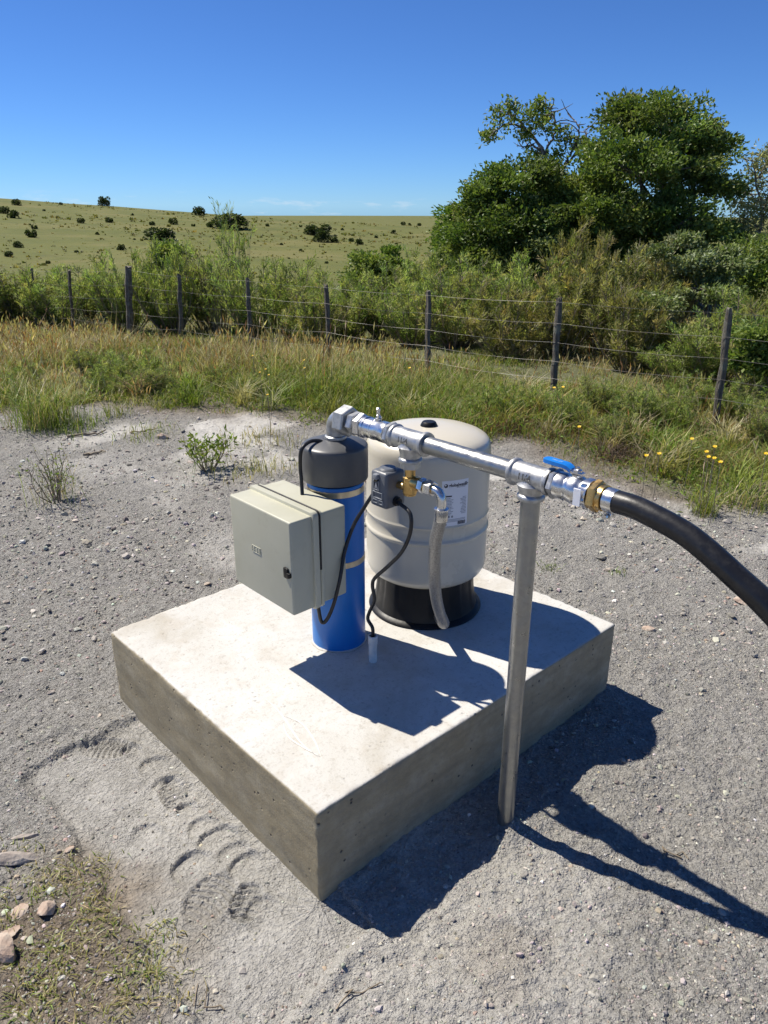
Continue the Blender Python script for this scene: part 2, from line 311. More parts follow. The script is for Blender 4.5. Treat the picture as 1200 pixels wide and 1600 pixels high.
def terrain(x, y, fine=True):
    x = np.asarray(x, float); y = np.asarray(y, float)
    dx = x-CAM[0]; dy = y-CAM[1]; d = np.hypot(dx, dy); az = np.degrees((YAW-np.arctan2(dy, dx)+math.pi) % (2*math.pi)-math.pi)
    e = np.interp(az, SKY_AZ, SKY_E); zs = CAM[2]+380*np.tan(np.radians(e))
    drop = -7.5*sstep(d, 17, 80); far = np.clip((d-80)/300, 0, 1); z = drop+(zs+7.5)*(0.8*far+0.2*far*far)*(d > 80)
    z = z-np.clip(d-380, 0, 1e9)*0.05; z = np.maximum(z, -70)
    z = z+fbm(x*0.012, y*0.012, 3, 30)*1.6*sstep(d, 60, 160)*(1-0.6*sstep(d, 260, 380))
    z = z+fbm(x*0.5, y*0.5, 3, 40)*0.10*sstep(d, 5, 10)*(1-sstep(d, 60, 100))
    gi_ = grass_in(x, y); z = z-(0.10*sstep(gi_, 0.3, 1.6)+0.30*sstep(d, 8.0, 12.0)*sstep(-az, -12, 6))*(1-sstep(d, 60, 100))
    if fine:
        near = 1-sstep(d, 7, 12)
        sm = sstep(x, -0.52, -0.36)*(1-sstep(x, 0.02, 0.06))*sstep(y, -0.25, -0.05)*(1-sstep(y, 0.85, 1.02))      # trodden strip along the slab
        rough = 1-0.75*sm
        out = np.maximum(np.maximum(-x, x-1.2), np.maximum(-y, y-1.0437))                                          # distance from the slab
        h = 0.020*fbm(x*2.1, y*2.1, 3, 1)*sstep(out, 0.02, 0.5)+rough*(0.011*fbm(x*7, y*7, 3, 2)+0.0085*fbm(x*21, y*21, 3, 3))+0.0058*np.maximum(fbm(x*64, y*64, 2, 4), -0.25)*rough
        rid = np.abs(fbm(x*5.3+2, y*5.3, 3, 9)); h = h-0.003*np.exp(-(rid/0.05)**2)*rough
        edge = np.minimum(np.minimum(x+0.345+0.07*fbm(x*6+3, y*6, 3, 26), 0.93+0.05*fbm(x*8, y*8, 2, 27)-y), y+0.16+0.06*fbm(x*7, y*7, 2, 28)); inside = sstep(edge, 0.0, 0.022)*(x < 0.05); h = h-0.013*inside+0.009*np.exp(-((edge+0.012)/0.014)**2)*(x < 0.05)*np.clip(0.5+fbm(x*14, y*14, 2, 29), 0, 1)
        h = h+0.016*np.exp(-np.clip(out, 0, 9)/0.05)+0.018*np.exp(-(((x-0.497)**2+(y+0.1385)**2)/0.0035))*(1+fbm(x*30, y*30, 2, 20))
        for (c, a, la, lb) in TREADS:
            u = (x-c[0])*math.cos(a)+(y-c[1])*math.sin(a); v = -(x-c[0])*math.sin(a)+(y-c[1])*math.cos(a); q = np.sqrt((u/la)**2+(v/lb)**2)
            ins = 1-sstep(q, 0.88, 1.0); wob = 0.5+fbm(x*18, y*18, 2, 17); h = h+ins*(-0.005+0.0050*np.clip(wob+0.3, 0.5, 1)*np.sin((u+6*v*v+0.002*fbm(x*30, y*30, 2, 18))*2*math.pi/0.0165))+0.004*np.clip(wob, 0, 1)*np.exp(-((q-1.08)/0.12)**2)
        for k, c in enumerate(ARCS):                                            # heel scallops: steep on the far side, running out towards the near side
            rk = 0.040+0.008*math.sin(k*2.1); q = np.hypot((x-c[0])*(1+0.2*math.sin(k)), y-c[1])+0.006*fbm(x*22, y*22, 2, 19); g = ((y-c[1])*0.9+(x-c[0])*(0.3+0.4*math.sin(k*1.7)))/rk
            h = h-(1-sstep(q, rk-0.006, rk+0.001))*(0.006+0.0025*math.sin(k*3.3))*np.clip(0.45+0.6*g, 0, 1)+0.005*np.exp(-((q-rk-0.006)/0.008)**2)*np.clip(0.3+g, 0, 1)
        z = z+h*near
    return z
def tz(x, y): return float(terrain(np.array([x]), np.array([y]))[0])
rings = np.concatenate([[0.02, 0.3, 0.55, 0.75], 0.9*1.0026**np.arange(0, 320)]); rings = np.concatenate([rings, rings[-1]*1.0050**np.arange(1, 270)]); r0 = rings[-1]; rings = np.concatenate([rings, r0*1.035**np.arange(1, 195)])
angs = np.unique(np.round(np.concatenate([np.arange(-52, -29, 0.3), np.arange(-29, 2, 0.14), np.arange(2, 46.001, 0.25), np.arange(48, 309, 4.0)]), 3))
A = YAW+np.radians(-angs); RR, AA = np.meshgrid(rings, A, indexing='ij')
GX = CAM[0]+RR*np.cos(AA); GY = CAM[1]+RR*np.sin(AA); GZ = terrain(GX, GY)
gi = grass_in(GX, GY); turfa = sstep(gi, -0.05, 0.7)*0.75+0.25*sstep(RR, 12, 25)
white = (sstep(gi, -1.7, -0.25)*(1-sstep(gi, 0.0, 0.3)))*sstep(fbm(GX*2.2, GY*2.2, 4, 12), 0.0, 0.30)*0.85
sm = sstep(GX, -0.40, -0.30)*(1-sstep(GX, 0.0, 0.05))*sstep(GY, -0.15, 0.0)*(1-sstep(GY, 0.85, 1.0))
white = np.maximum(white, 0.30*sm*(0.75+0.6*fbm(GX*9, GY*9, 3, 16))); white = np.maximum(white, 0.22*sstep(fbm(GX*0.9, GY*0.9, 4, 13), 0.22, 0.42)*(gi < 0))
pc = gpt(90, 1490); humus = (1-sstep(np.hypot((GX-pc[0])*1.0, (GY-pc[1])*0.9)+0.16*fbm(GX*6, GY*6, 4, 14), 0.12, 0.36))*0.85
bc = gpt(790, 1500); humus = np.maximum(humus, 0.22*(1-sstep(np.hypot(GX-bc[0], GY-bc[1])+0.05*fbm(GX*9, GY*9, 3, 15), 0.03, 0.14)))
humus = np.maximum(humus, 0.6*sstep(gi, -0.25, 0.1)*(1-sstep(gi, 0.1, 0.8)))
nr, na = RR.shape; idx = np.arange(nr*na).reshape(nr, na); nx = np.roll(idx, -1, axis=1)
F = np.stack([idx[:-1], idx[1:], nx[1:], nx[:-1]], -1).reshape(-1, 4)
me = arrmesh('ground', np.stack([GX, GY, GZ], -1).reshape(-1, 3), F, np.stack([turfa, white, humus], -1).reshape(-1, 3), True)
tag(link('ground', me, M['ground']), kind='structure')

# ------------------------------------------------------------------ concrete slab
SX, SY, H = 1.2, 1.0437, 0.2647
def slab():
    vs_ = {}; V = []; F = []
    nx_, ny_, nz_ = 170, 150, 50; lo = np.array([0, 0, -0.12]); hi = np.array([SX, SY, H])
    def vid(i, j, k):
        key = (i, j, k)
        if key not in vs_: vs_[key] = len(V); V.append((lo[0]+(hi[0]-lo[0])*i/nx_, lo[1]+(hi[1]-lo[1])*j/ny_, lo[2]+(hi[2]-lo[2])*k/nz_))
        return vs_[key]
    for i in range(nx_):
        for j in range(ny_): F.append((vid(i, j, nz_), vid(i+1, j, nz_), vid(i+1, j+1, nz_), vid(i, j+1, nz_)))
    for k in range(nz_):
        for i in range(nx_):
            F.append((vid(i, 0, k), vid(i+1, 0, k), vid(i+1, 0, k+1), vid(i, 0, k+1))); F.append((vid(i+1, ny_, k), vid(i, ny_, k), vid(i, ny_, k+1), vid(i+1, ny_, k+1)))
        for j in range(ny_):
            F.append((vid(nx_, j, k), vid(nx_, j+1, k), vid(nx_, j+1, k+1), vid(nx_, j, k+1))); F.append((vid(0, j+1, k), vid(0, j, k), vid(0, j, k+1), vid(0, j+1, k+1)))
    P = np.array(V); s = P[:, 0]*9+P[:, 2]*7; u = P[:, 1]*9-P[:, 2]*5
    rr = (0.0035+0.030*np.clip(fbm(s*2.1, u*2.1, 4, 21)-0.16, 0, 1)+0.030*np.clip(fbm(s*6, u*6, 2, 22)-0.20, 0, 1))[:, None]
    c = np.clip(P, lo+rr, hi-rr); dlt = P-c; n = np.linalg.norm(dlt, axis=1, keepdims=True); Q = np.where(n > 1e-7, c+dlt/np.maximum(n, 1e-9)*np.minimum(rr, n), P)
    Q[:, 2] += np.where(P[:, 2] > H-1e-5, 0.0035*fbm(P[:, 0]*3.1, P[:, 1]*3.1, 3, 23), 0)
    side = P[:, 2] < H-1e-5; wob = 0.0025*fbm(P[:, 0]*5+P[:, 1]*5, P[:, 2]*11, 3, 24)
    Q[:, 0] += np.where(side & ((P[:, 0] < 1e-6) | (P[:, 0] > SX-1e-6)), wob, 0); Q[:, 1] += np.where(side & ((P[:, 1] < 1e-6) | (P[:, 1] > SY-1e-6)), wob, 0)
    return arrmesh('concrete_slab', Q, np.array(F), None, True)
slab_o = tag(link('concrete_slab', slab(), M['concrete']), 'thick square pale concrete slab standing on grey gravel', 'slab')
for pts in (((408, 1086), (438, 1115), (470, 1160), (497, 1182)), ((438, 1117), (470, 1130), (490, 1155), (503, 1185)), ((441, 1125), (450, 1150), (475, 1168), (500, 1182))):
    P = spline([gpt(*p, H) for p in pts], 24); mb = MB()
    for k in range(len(P)-1):
        a, b = Vector(P[k]), Vector(P[k+1]); nrm = Vector((-(b-a).y, (b-a).x, 0)).normalized()*0.0022*math.sin(math.pi*(k+0.5)/len(P))
        zz = lambda q: H+0.0035*float(fbm(np.array([q.x*3.1]), np.array([q.y*3.1]), 3, 23)[0])+0.0012
        mb.quad(*[Vector((q.x, q.y, zz(q))) for q in (a-nrm, b-nrm, b+nrm, a+nrm)])
    mb.build('trowel_mark', M['trowel'], slab_o, smooth=False)

# ------------------------------------------------------------------ blue well casing
X0, ZP = 0.497, 0.962
TC = (0.500, 0.529)
cas = empty('well_casing', (TC[0], TC[1], H), 'blue plastic well casing with a dark grey cap on the slab', 'well casing')
MB().lathe((*TC, H-0.01), (0, 0, 1), [(0.0805, 0), (0.0805, 0.52), (0.079, 0.525)], 64).build('tube', M['blue_pvc'], cas)
cp = MB().lathe((*TC, 0), (0, 0, 1), [(0.083, 0.790), (0.0912, 0.788), (0.0924, 0.791), (0.0926, 0.878), (0.0918, 0.8825), (0.0895, 0.8855), (0.083, 0.8890), (0.062, 0.8965), (0.045, 0.901), (0.034, 0.903), (0.033, 0.905), (0.0, 0.905)], 64).build('cap', M['cap'], cas)
cg = gpt(500, 692, 0.894); MB().tube([(cg[0]+0.006, cg[1]-0.004, 0.889), (cg[0]+0.004, cg[1]-0.002, 0.899)], 0.0085, 14).build('cable_gland', M['black_plastic'], cp)
for zb in (0.752, 0.537):
    st = MB().lathe((*TC, zb), (0, 0, 1), [(0.0806, 0), (0.0817, 0.0006), (0.0817, 0.0174), (0.0806, 0.018)], 64).build('strap', M['strap'], cas)
MB().lathe((*TC, H), (0, 0, 1), [(0.088, -0.006), (0.086, 0.002), (0.0802, 0.004)], 48, mod=lambda a, t_: 1+0.02*math.sin(5*a)+0.015*math.sin(11*a+1)).build('mortar_ring', M['concrete'], cas)

# ------------------------------------------------------------------ pressure tank
TK = (0.855, 0.51)
tank = empty('pressure_tank', (*TK, H), 'cream pressure tank on a black plastic foot at the back of the slab', 'pressure tank')
def scal(a, t_): return 1.0 if t_ < 0.015 else 1+0.012*max(-1, min(1, 3*math.sin(9*a)))*min(1, (t_-0.015)/0.03)
MB().lathe((*TK, H+0.001), (0, 0, 1), [(0.176, -0.004), (0.184, 0.0), (0.186, 0.004), (0.183, 0.009), (0.170, 0.015), (0.165, 0.03), (0.158, 0.08), (0.154, 0.14), (0.154, 0.17)], 180, mod=scal).build('foot', M['black_plastic'], tank)
prof = [(0.10, 0.395), (0.150, 0.398), (0.172, 0.404), (0.184, 0.414), (0.1905, 0.428), (0.192, 0.442), (0.1925, 0.500), (0.1925, 0.5545), (0.1950, 0.5575), (0.1965, 0.562), (0.1950, 0.5665), (0.1925, 0.5695), (0.1905, 0.573), (0.1903, 0.590), (0.1905, 0.606), (0.1930, 0.6095), (0.1948, 0.614), (0.1930, 0.6185), (0.1920, 0.622), (0.192, 0.70), (0.192, 0.808), (0.1908, 0.822), (0.187, 0.834), (0.180, 0.843), (0.168, 0.851), (0.145, 0.860), (0.110, 0.868), (0.06, 0.873), (0.0, 0.875)]
body = MB().lathe((*TK, 0), (0, 0, 1), prof, 128).build('shell', M['cream'], tank)
MB().lathe((*TK, 0.872), (0, 0, 1), [(0.0265, 0), (0.0262, 0.004), (0.0215, 0.013), (0.019, 0.0155), (0.0, 0.0158)], 40).build('valve_cap', M['black_plastic'], tank)
# paper label wrapped round the shell
def cyl(rad, a0, zc): return lambda x, y: Vector((TK[0]+rad*math.cos(a0+x/rad), TK[1]+rad*math.sin(a0+x/rad), zc+y))
LR = 0.1926; LA = R(-111); LZ = 0.690; W2, H2 = 0.043, 0.0715
def patch(x0, x1, y0, y1, rad, mb=None, n=10):
    mb = mb or MB(); f = cyl(rad, LA, LZ)
    for k in range(n):
        a = x0+(x1-x0)*k/n; b = x0+(x1-x0)*(k+1)/n; mb.quad(f(a, y0), f(b, y0), f(b, y1), f(a, y1))
    return mb
lab = patch(-W2, W2, -H2, H2, LR, n=16).build('label', M['label'], tank, smooth=False)
P2 = LR+0.0005
link('lettering', text_mesh('globalwater', 0.0135, lambda x, y: cyl(P2, LA, LZ)(x-0.022, y+0.0565), 0.0004, 'LEFT'), M['ink'], lab)
link('lettering', text_mesh('SOLUTIONS', 0.0055, lambda x, y: cyl(P2, LA, LZ)(x+0.017, y+0.0495), 0.0001), M['ink_grey'], lab)
mb = MB(); f = cyl(P2, LA, LZ); n = 20; mb.add([f(-0.031+0.006*math.cos(2*math.pi*k/n), 0.0565+0.006*math.sin(2*math.pi*k/n)) for k in range(n)], [tuple(range(n))]); mb.build('logo', M['ink'], lab, smooth=False)
mb = MB(); f2 = cyl(P2+0.0003, LA, LZ); mb.add([f2(-0.0325+0.0028*math.cos(2*math.pi*k/n), 0.0585+0.0024*math.sin(2*math.pi*k/n)) for k in range(n)], [tuple(range(n))]); mb.build('logo_dot', M['label'], lab, smooth=False)
patch(0.030, 0.037, 0.058, 0.063, P2, n=3).build('approval_mark', M['ink_grey'], lab, smooth=False)
patch(-0.036, -0.012, 0.0215, 0.0255, P2, n=4).build('print_heading', M['ink'], lab, smooth=False)
rs = random.Random(3); mb = MB()
for k in range(12):
    y = 0.016-k*0.0046; x = -0.036; e = -0.036+rs.uniform(0.018, 0.03)
    while x < e: d = rs.uniform(0.002, 0.006); patch(x, min(x+d, e), y, y+0.0017, P2, mb, 1); x += d+0.0009
    x = 0.037-rs.uniform(0.012, 0.022)
    while x < 0.037: d = rs.uniform(0.002, 0.005); patch(x, min(x+d, 0.037), y, y+0.0017, P2, mb, 1); x += d+0.0009
tag(mb.build('print_lines', M['ink_grey'], lab, smooth=False), kind='stuff')
mb = MB()
for k in range(3): patch(-0.033, 0.036-0.012*(k == 2), -0.0505-0.0035*k, -0.0492-0.0035*k, P2, mb, 6)
tag(mb.build('print_lines', M['ink_grey'], lab, smooth=False), kind='stuff')
mb = MB()
for x, s in ((-0.031, 0.004), (-0.020, 0.0045), (-0.009, 0.004)): patch(x-s*0.7, x+s*0.7, -0.044, -0.044+1.6*s, P2, mb, 2)
mb.build('symbols', M['ink_grey'], lab, smooth=False)
mb = MB(); x = 0.010
while x < 0.036: d = rs.uniform(0.0004, 0.0013); patch(x, x+d, -0.0685, -0.0575, P2, mb, 1); x += d+rs.uniform(0.0003, 0.0008)
mb.build('barcode', M['ink'], lab, smooth=False)
patch(-0.033, -0.026, -0.0675, -0.062, P2, n=2).build('symbols', M['ink'], lab, smooth=False)

# ------------------------------------------------------------------ control box strapped to the casing
BX0, BX1, BY0, BY1, BZ0, BZ1 = 0.236, 0.417, 0.386, 0.664, 0.503, 0.768
cb = empty('control_box', (BX1, (BY0+BY1)/2, BZ0), 'pale green grey plastic control box fixed to the blue casing', 'control box')
XL = 0.318
bk = MB().box((XL+0.006, BY0+0.002, BZ0+0.002), (BX1, BY1-0.002, BZ1-0.002), 0.006, 3).build('back_box', M['box'], cb)
dr = MB().box((BX0, BY0+0.001, BZ0), (XL-0.010, BY1-0.001, BZ1-0.003), 0.005, 3).build('door', M['box'], cb)
# rim round the door edge, open frame with a rounded outside
def frame_ring(x0, x1, o, bev, mb=None):
    mb = mb or MB(); n = 6; rad = 0.014; ring = []
    y0, y1, z0, z1 = BY0-o, BY1+o, BZ0-o, BZ1+o
    for cx, cz, a0 in ((y1-rad, z1-rad, 0), (y0+rad, z1-rad, 90), (y0+rad, z0+rad, 180), (y1-rad, z0+rad, 270)):
        for k in range(n+1): a = R(a0+90*k/n); ring.append((cx+rad*math.cos(a), cz+rad*math.sin(a)))
    cy, cz = (y0+y1)/2, (z0+z1)/2; m_ = len(ring); V = []; F = []
    for (x, s) in ((x0, 0.0), (x0, -bev), (x0+bev, 0.0), (x1-bev, 0.0), (x1, -bev)):
        for (a, b) in ring: V.append((x, a+(s if a > cy else -s), b+(s if b > cz else -s)))
    V = V[m_:]
    for k in range(3):
        for i in range(m_): j = (i+1) % m_; F.append((k*m_+i, k*m_+j, (k+1)*m_+j, (k+1)*m_+i))
    F.append(tuple(range(m_))); F.append(tuple(3*m_+i for i in range(m_))); return mb.add(V, F)
frame_ring(XL-0.014, XL+0.004, 0.007, 0.002).build('rim', M['box'], dr)
frame_ring(XL+0.0075, XL+0.018, 0.0065, 0.003).build('flange', M['box'], bk)
xg = XL+0.0058; og = 0.0062; P = [(xg, BY1-0.012, BZ1+og)]+[(xg, BY0-og+0.014-0.014*math.sin(R(a)), BZ1+og-0.014+0.014*math.cos(R(a))) for a in range(0, 91, 10)]+[(xg, BY0-og, 0.612)]
MB().tube(P, 0.0030, 8).build('gasket', M['gasket'], bk)
mb = MB().box((BX0-0.006, BY0+0.014, 0.607), (BX0+0.002, BY0+0.032, 0.636), 0.003, 2); mb.box((BX0-0.009, BY0+0.004, 0.612), (BX0+0.004, BY0+0.016, 0.626), 0.003, 2)
mb.build('latch', M['black_plastic'], dr)
mb = MB(); x = BX0-0.0004; yc, zc = 0.545, 0.640
for (a, b, c_, d_) in ((-0.020, 0.020, -0.0095, -0.0082), (-0.020, 0.020, 0.0082, 0.0095), (-0.020, -0.0187, -0.0082, 0.0082), (0.0187, 0.020, -0.0082, 0.0082)): mb.box((x-0.001, yc+a, zc+c_), (x+0.001, yc+b, zc+d_), 0.0003, 1)
lg = mb.build('logo_frame', M['box'], dr)
mb = MB().tube([(x, yc-0.001, zc), (x-0.0012, yc-0.001, zc)], 0.0052, 20); mb.box((x-0.001, yc+0.008, zc-0.006), (x+0.001, yc+0.016, zc+0.006), 0.0003, 1); mb.box((x-0.001, yc-0.016, zc-0.006), (x+0.001, yc-0.010, zc+0.006), 0.0003, 1)
mb.build('logo', M['box'], dr)
MB().tube([(XL+0.012, BY0+0.02, BZ0+0.004), (XL+0.012, BY0+0.02, BZ0-0.010)], [0.011, 0.010], 16).build('cable_gland', M['box'], cb)

# ------------------------------------------------------------------ pipework
pw = empty('pipework', (X0, -0.142, 0), 'galvanised steel pipe run with valves, carried by a vertical pipe leg', 'pipe')
def hexnut(name, y0, y1, r, mt, parent, rot=0.0, ax=(X0, ZP)):
    L = abs(y1-y0); return MB().lathe((ax[0], y0, ax[1]), (0, -1 if y1 < y0 else 1, 0), [(r*0.88, 0), (r*0.96, 0.0012), (r, 0.004), (r, L-0.004), (r*0.96, L-0.0012), (r*0.88, L)], 6, rot).build(name, mt, parent, 20)
def along(name, y0, prof, mt, parent, n=40): return MB().lathe((X0, y0, ZP), (0, -1, 0), prof, n).build(name, mt, parent)
EYY = 0.520; rad = 0.030
path = [(X0, EYY, 0.905), (X0, EYY, 0.925)]+[(X0, EYY-rad+rad*math.cos(R(a)), ZP-rad+rad*math.sin(R(a))) for a in range(0, 91, 9)]+[(X0, 0.482, ZP)]
el = MB().tube(path, 0.0255, 32).build('elbow', M['galv'], pw, 60)
MB().lathe((X0, EYY, 0.902), (0, 0, 1), [(0.0255, 0), (0.0295, 0.001), (0.0305, 0.005), (0.0295, 0.009), (0.0255, 0.012)], 36).build('collar', M['galv'], el)
hexnut('union_nut', 0.492, 0.452, 0.041, M['galv'], pw, 0.35)
hexnut('hex_nipple', 0.447, 0.425, 0.0315, M['galv'], pw, 0.15)
along('thread', 0.455, [(0.022, 0), (0.022, 0.085)], M['nickel'], pw)
hexnut('valve_nut', 0.419, 0.398, 0.033, M['nickel'], pw, 0.5)
cv = along('check_valve', 0.396, [(0.024, 0), (0.0275, 0.002), (0.0285, 0.006), (0.0285, 0.012), (0.0262, 0.014), (0.0262, 0.034), (0.0275, 0.0352), (0.0275, 0.040), (0.0262, 0.0412), (0.0262, 0.064), (0.0275, 0.066), (0.0275, 0.088), (0.024, 0.09)], M['nickel'], pw)
mb = MB().lathe((X0, 0.346, ZP+0.022), (0, 0, 1), [(0.009, 0), (0.009, 0.010), (0.006, 0.011), (0.006, 0.018), (0.0045, 0.019), (0.0045, 0.028), (0.0055, 0.029), (0.0055, 0.035), (0.003, 0.037)], 14); mb.tube([(X0, 0.346-0.011, ZP+0.036), (X0, 0.346+0.006, ZP+0.036)], 0.003, 8)
mb.build('bleed_screw', M['nickel'], cv)
hexnut('hex_nipple', 0.304, 0.289, 0.0325, M['galv'], pw, 0.2)
def tee(y0, y1, zb, name='tee'):
    yc = (y0+y1)/2; L = y0-y1; b = 0.0305; r = 0.0262
    t_ = along(name, y0, [(0.0225, 0), (b-0.001, 0.0005), (b, 0.004), (b, 0.008), (b-0.0015, 0.0105), (r, 0.013), (r, L-0.013), (b-0.0015, L-0.0105), (b, L-0.008), (b, L-0.004), (b-0.001, L-0.0005), (0.0225, L)], M['galv'], pw, 48)
    top = ZP-zb
    MB().lathe((X0, yc, ZP), (0, 0, -1), [(0.024, 0), (0.0262, 0.008), (0.0330, 0.0165), (0.0292, 0.0245), (0.0270, 0.032), (0.0262, top-0.013), (b-0.0015, top-0.0105), (b, top-0.008), (b, top-0.004), (b-0.001, top), (0.02, top+0.0003)], 48).build('branch', M['galv'], t_)
    # raised size marking on the side that faces -x
    rr = r+0.0009
    def mp(x, y): a = math.pi-y/rr-0.10; return Vector((X0+rr*math.cos(a), yc-x+0.004, ZP+rr*math.sin(a)))
    me = text_mesh('11/4', 0.019, mp, 0.0006); link('size_mark', me, M['mark'], t_)
    return t_
tee(0.286, 0.172, 0.906); tee(-0.087, -0.190, 0.912)
along('horizontal_pipe', 0.176, [(0.0213, 0), (0.0213, 0.266)], M['galv_pipe'], pw)
MB().lathe((X0, -0.1385, -0.08), (0, 0, 1), [(0.0213, 0), (0.0213, 0.996)], 40).build('support_leg', M['galv_pipe'], pw)
hexnut('hex_nipple', -0.192, -0.207, 0.0325, M['galv'], pw, 0.1)
bv = along('ball_valve', -0.205, [(0.020, 0), (0.0285, 0.001), (0.0285, 0.020), (0.0262, 0.023), (0.0262, 0.026), (0.0290, 0.031), (0.0302, 0.038), (0.0302, 0.046), (0.0285, 0.054), (0.0262, 0.058), (0.0262, 0.062), (0.0290, 0.063), (0.0290, 0.080), (0.022, 0.081)], M['nickel'], pw)
hexnut('valve_nut', -0.2675, -0.285, 0.0312, M['nickel'], bv, 0.2)
VY = -0.247
MB().lathe((X0, VY, ZP+0.024), (0, 0, 1), [(0.0115, 0), (0.0115, 0.009), (0.008, 0.010), (0.008, 0.0125), (0.0095, 0.013), (0.0095, 0.018), (0.004, 0.020), (0.004, 0.024)], 6).build('stem', M['nickel'], bv, 20)
# lever: steel plate at the stem rising to a blue vinyl grip that lies back over the pipe
lp = [(0.014, 0.036), (-0.006, 0.037), (-0.014, 0.039), (-0.020, 0.043), (-0.028, 0.045), (-0.10, 0.045)]      # (distance towards +y is negative here, height)
def strip(ps, wd, th, name, mt, parent):
    V = []; F = []
    for (a, hgt_), w_ in zip(ps, wd):
        for sx_, sz in ((-1, -1), (1, -1), (1, 1), (-1, 1)): V.append((X0+sx_*w_/2, VY-a, ZP+hgt_+sz*th/2))
    for k in range(len(ps)-1):
        for i in range(4): j = (i+1) % 4; F.append((4*k+i, 4*k+j, 4*k+4+j, 4*k+4+i))
    F += [(3, 2, 1, 0), tuple(4*(len(ps)-1)+i for i in range(4))]; mb_ = MB().add(V, F); return mb_.build(name, mt, parent, 30)
strip(lp[:5], [0.016, 0.02, 0.018, 0.016, 0.016], 0.003, 'lever_plate', M['nickel'], bv)
lv = strip([(-0.013, 0.0385), (-0.020, 0.043), (-0.028, 0.0450), (-0.05, 0.0455), (-0.072, 0.046), (-0.078, 0.046), (-0.081, 0.046)], [0.019, 0.021, 0.023, 0.024, 0.024, 0.02, 0.01], 0.008, 'lever_grip', M['lever'], bv)
link('lettering', text_mesh('PN 25', 0.010, lambda x, y: Vector((X0+y*0.8, VY+0.050-x, ZP+0.0500)), 0.0001), M['lever_print'], lv)
hexnut('brass_nut', -0.287, -0.305, 0.0335, M['brass'], pw, 0.35)
along('hose_tail', -0.303, [(0.024, 0), (0.0265, 0.002), (0.0265, 0.012), (0.022, 0.013), (0.022, 0.03)], M['brass'], pw)
mb = MB().box((X0-0.033, -0.279, ZP-0.02), (X0-0.0306, -0.262, ZP+0.016), 0.0005, 1); mb.build('paper_tag', M['label'], bv)

# ------------------------------------------------------------------ black delivery hose with its clamp
ho = empty('delivery_hose', (X0, -0.34, ZP), 'thick black rubber hose arching from the brass fitting to the ground', 'hose')
HP = spline([(X0, -0.316, ZP), (X0, -0.345, ZP+0.0005), (X0, -0.389, 0.961), (X0, -0.469, 0.945), (X0, -0.521, 0.925), (X0, -0.585, 0.891), (X0+0.002, -0.646, 0.855), (X0+0.008, -0.75, 0.775), (X0+0.02, -0.90, 0.630), (X0+0.04, -1.06, 0.44), (X0+0.06, -1.22, 0.235), (X0+0.09, -1.42, 0.07), (X0+0.13, -1.70, 0.034), (X0+0.22, -2.3, 0.032)], 130)
MB().tube(HP, 0.0228, 32).build('rubber_hose', M['hose'], ho, 60)
cl = MB().lathe((X0, -0.318, ZP), (0, -1, 0), [(0.0230, 0), (0.0243, 0.0006), (0.0243, 0.0214), (0.0230, 0.022)], 40).build('hose_clamp', M['nickel'], ho)
mb = MB().lathe((X0-0.022, -0.329, ZP-0.030), (1, 0, 0), [(0.0055, 0), (0.0055, 0.006), (0.003, 0.0065), (0.003, 0.036), (0.005, 0.0365), (0.005, 0.041)], 8); mb.box((X0-0.012, -0.337, ZP-0.036), (X0-0.006, -0.321, ZP-0.022), 0.001, 1); mb.box((X0+0.004, -0.337, ZP-0.036), (X0+0.010, -0.321, ZP-0.022), 0.001, 1)
mb.build('clamp_bolt', M['nickel'], cl)

# ------------------------------------------------------------------ brass manifold under the first tee
bm_ = empty('brass_manifold', (X0, 0.229, 0.9), 'brass fitting hanging below the first pipe tee beside the pressure switch', 'pipe fitting')
YB = 0.229
MB().lathe((X0, YB, 0.907), (0, 0, -1), [(0.016, 0), (0.0255, 0.001), (0.0255, 0.016), (0.016, 0.0175)], 6, 0.3).build('hex_bush', M['galv'], bm_, 20)
MB().lathe((X0, YB, 0.891), (0, 0, -1), [(0.0135, 0), (0.0135, 0.022), (0.0185, 0.024), (0.0185, 0.066), (0.0165, 0.0685), (0.0165, 0.072)], 28).build('brass_body', M['brass'], bm_)
MB().lathe((X0, YB-0.012, 0.855), (0, -1, 0), [(0.0155, 0), (0.0155, 0.016), (0.0175, 0.017), (0.0175, 0.024), (0.013, 0.025)], 28).build('side_port', M['brass'], bm_)
MB().lathe((X0, YB+0.010, 0.835), (0, 1, 0), [(0.010, 0), (0.010, 0.03)], 20).build('switch_port', M['brass'], bm_)

# ------------------------------------------------------------------ braided flexible hose to the tank
fh = empty('flexible_hose', (X0, 0.14, 0.8), 'braided stainless steel flexible hose hanging in front of the tank', 'flexible hose')
hexnut('hex_nut', 0.192, 0.176, 0.0195, M['nickel'], fh, 0.2, (X0, 0.855)); hexnut('union_nut', 0.170, 0.148, 0.0205, M['nickel'], fh, 0.45, (X0, 0.855))
MB().lathe((X0, 0.180, 0.855), (0, -1, 0), [(0.012, 0), (0.012, 0.035)], 20).build('thread', M['brass'], fh)
q = 0.022; path = [(X0, 0.150, 0.855), (X0, 0.140, 0.855)]+[(X0, 0.140-q*math.sin(R(a))*0.9, 0.855-q*1.1+q*1.1*math.cos(R(a))) for a in range(0, 91, 10)]+[(X0, 0.1195, 0.81)]
MB().tube(path, 0.0115, 22).build('bent_tube', M['nickel'], fh)
hb = xpt(683, 803, X0)
BH = spline([(X0, 0.1195, 0.811), (X0, 0.120, 0.79), xpt(680, 850, 0.505), xpt(679, 895, 0.525), xpt(681, 930, 0.565), xpt(687, 957, 0.620), xpt(694, 974, 0.672), (0.748, 0.335, 0.308), (0.79, 0.395, 0.303)], 70)
MB().tube(BH, 0.0150, 36, 0.05).build('braid', M['braid'], fh, 60)
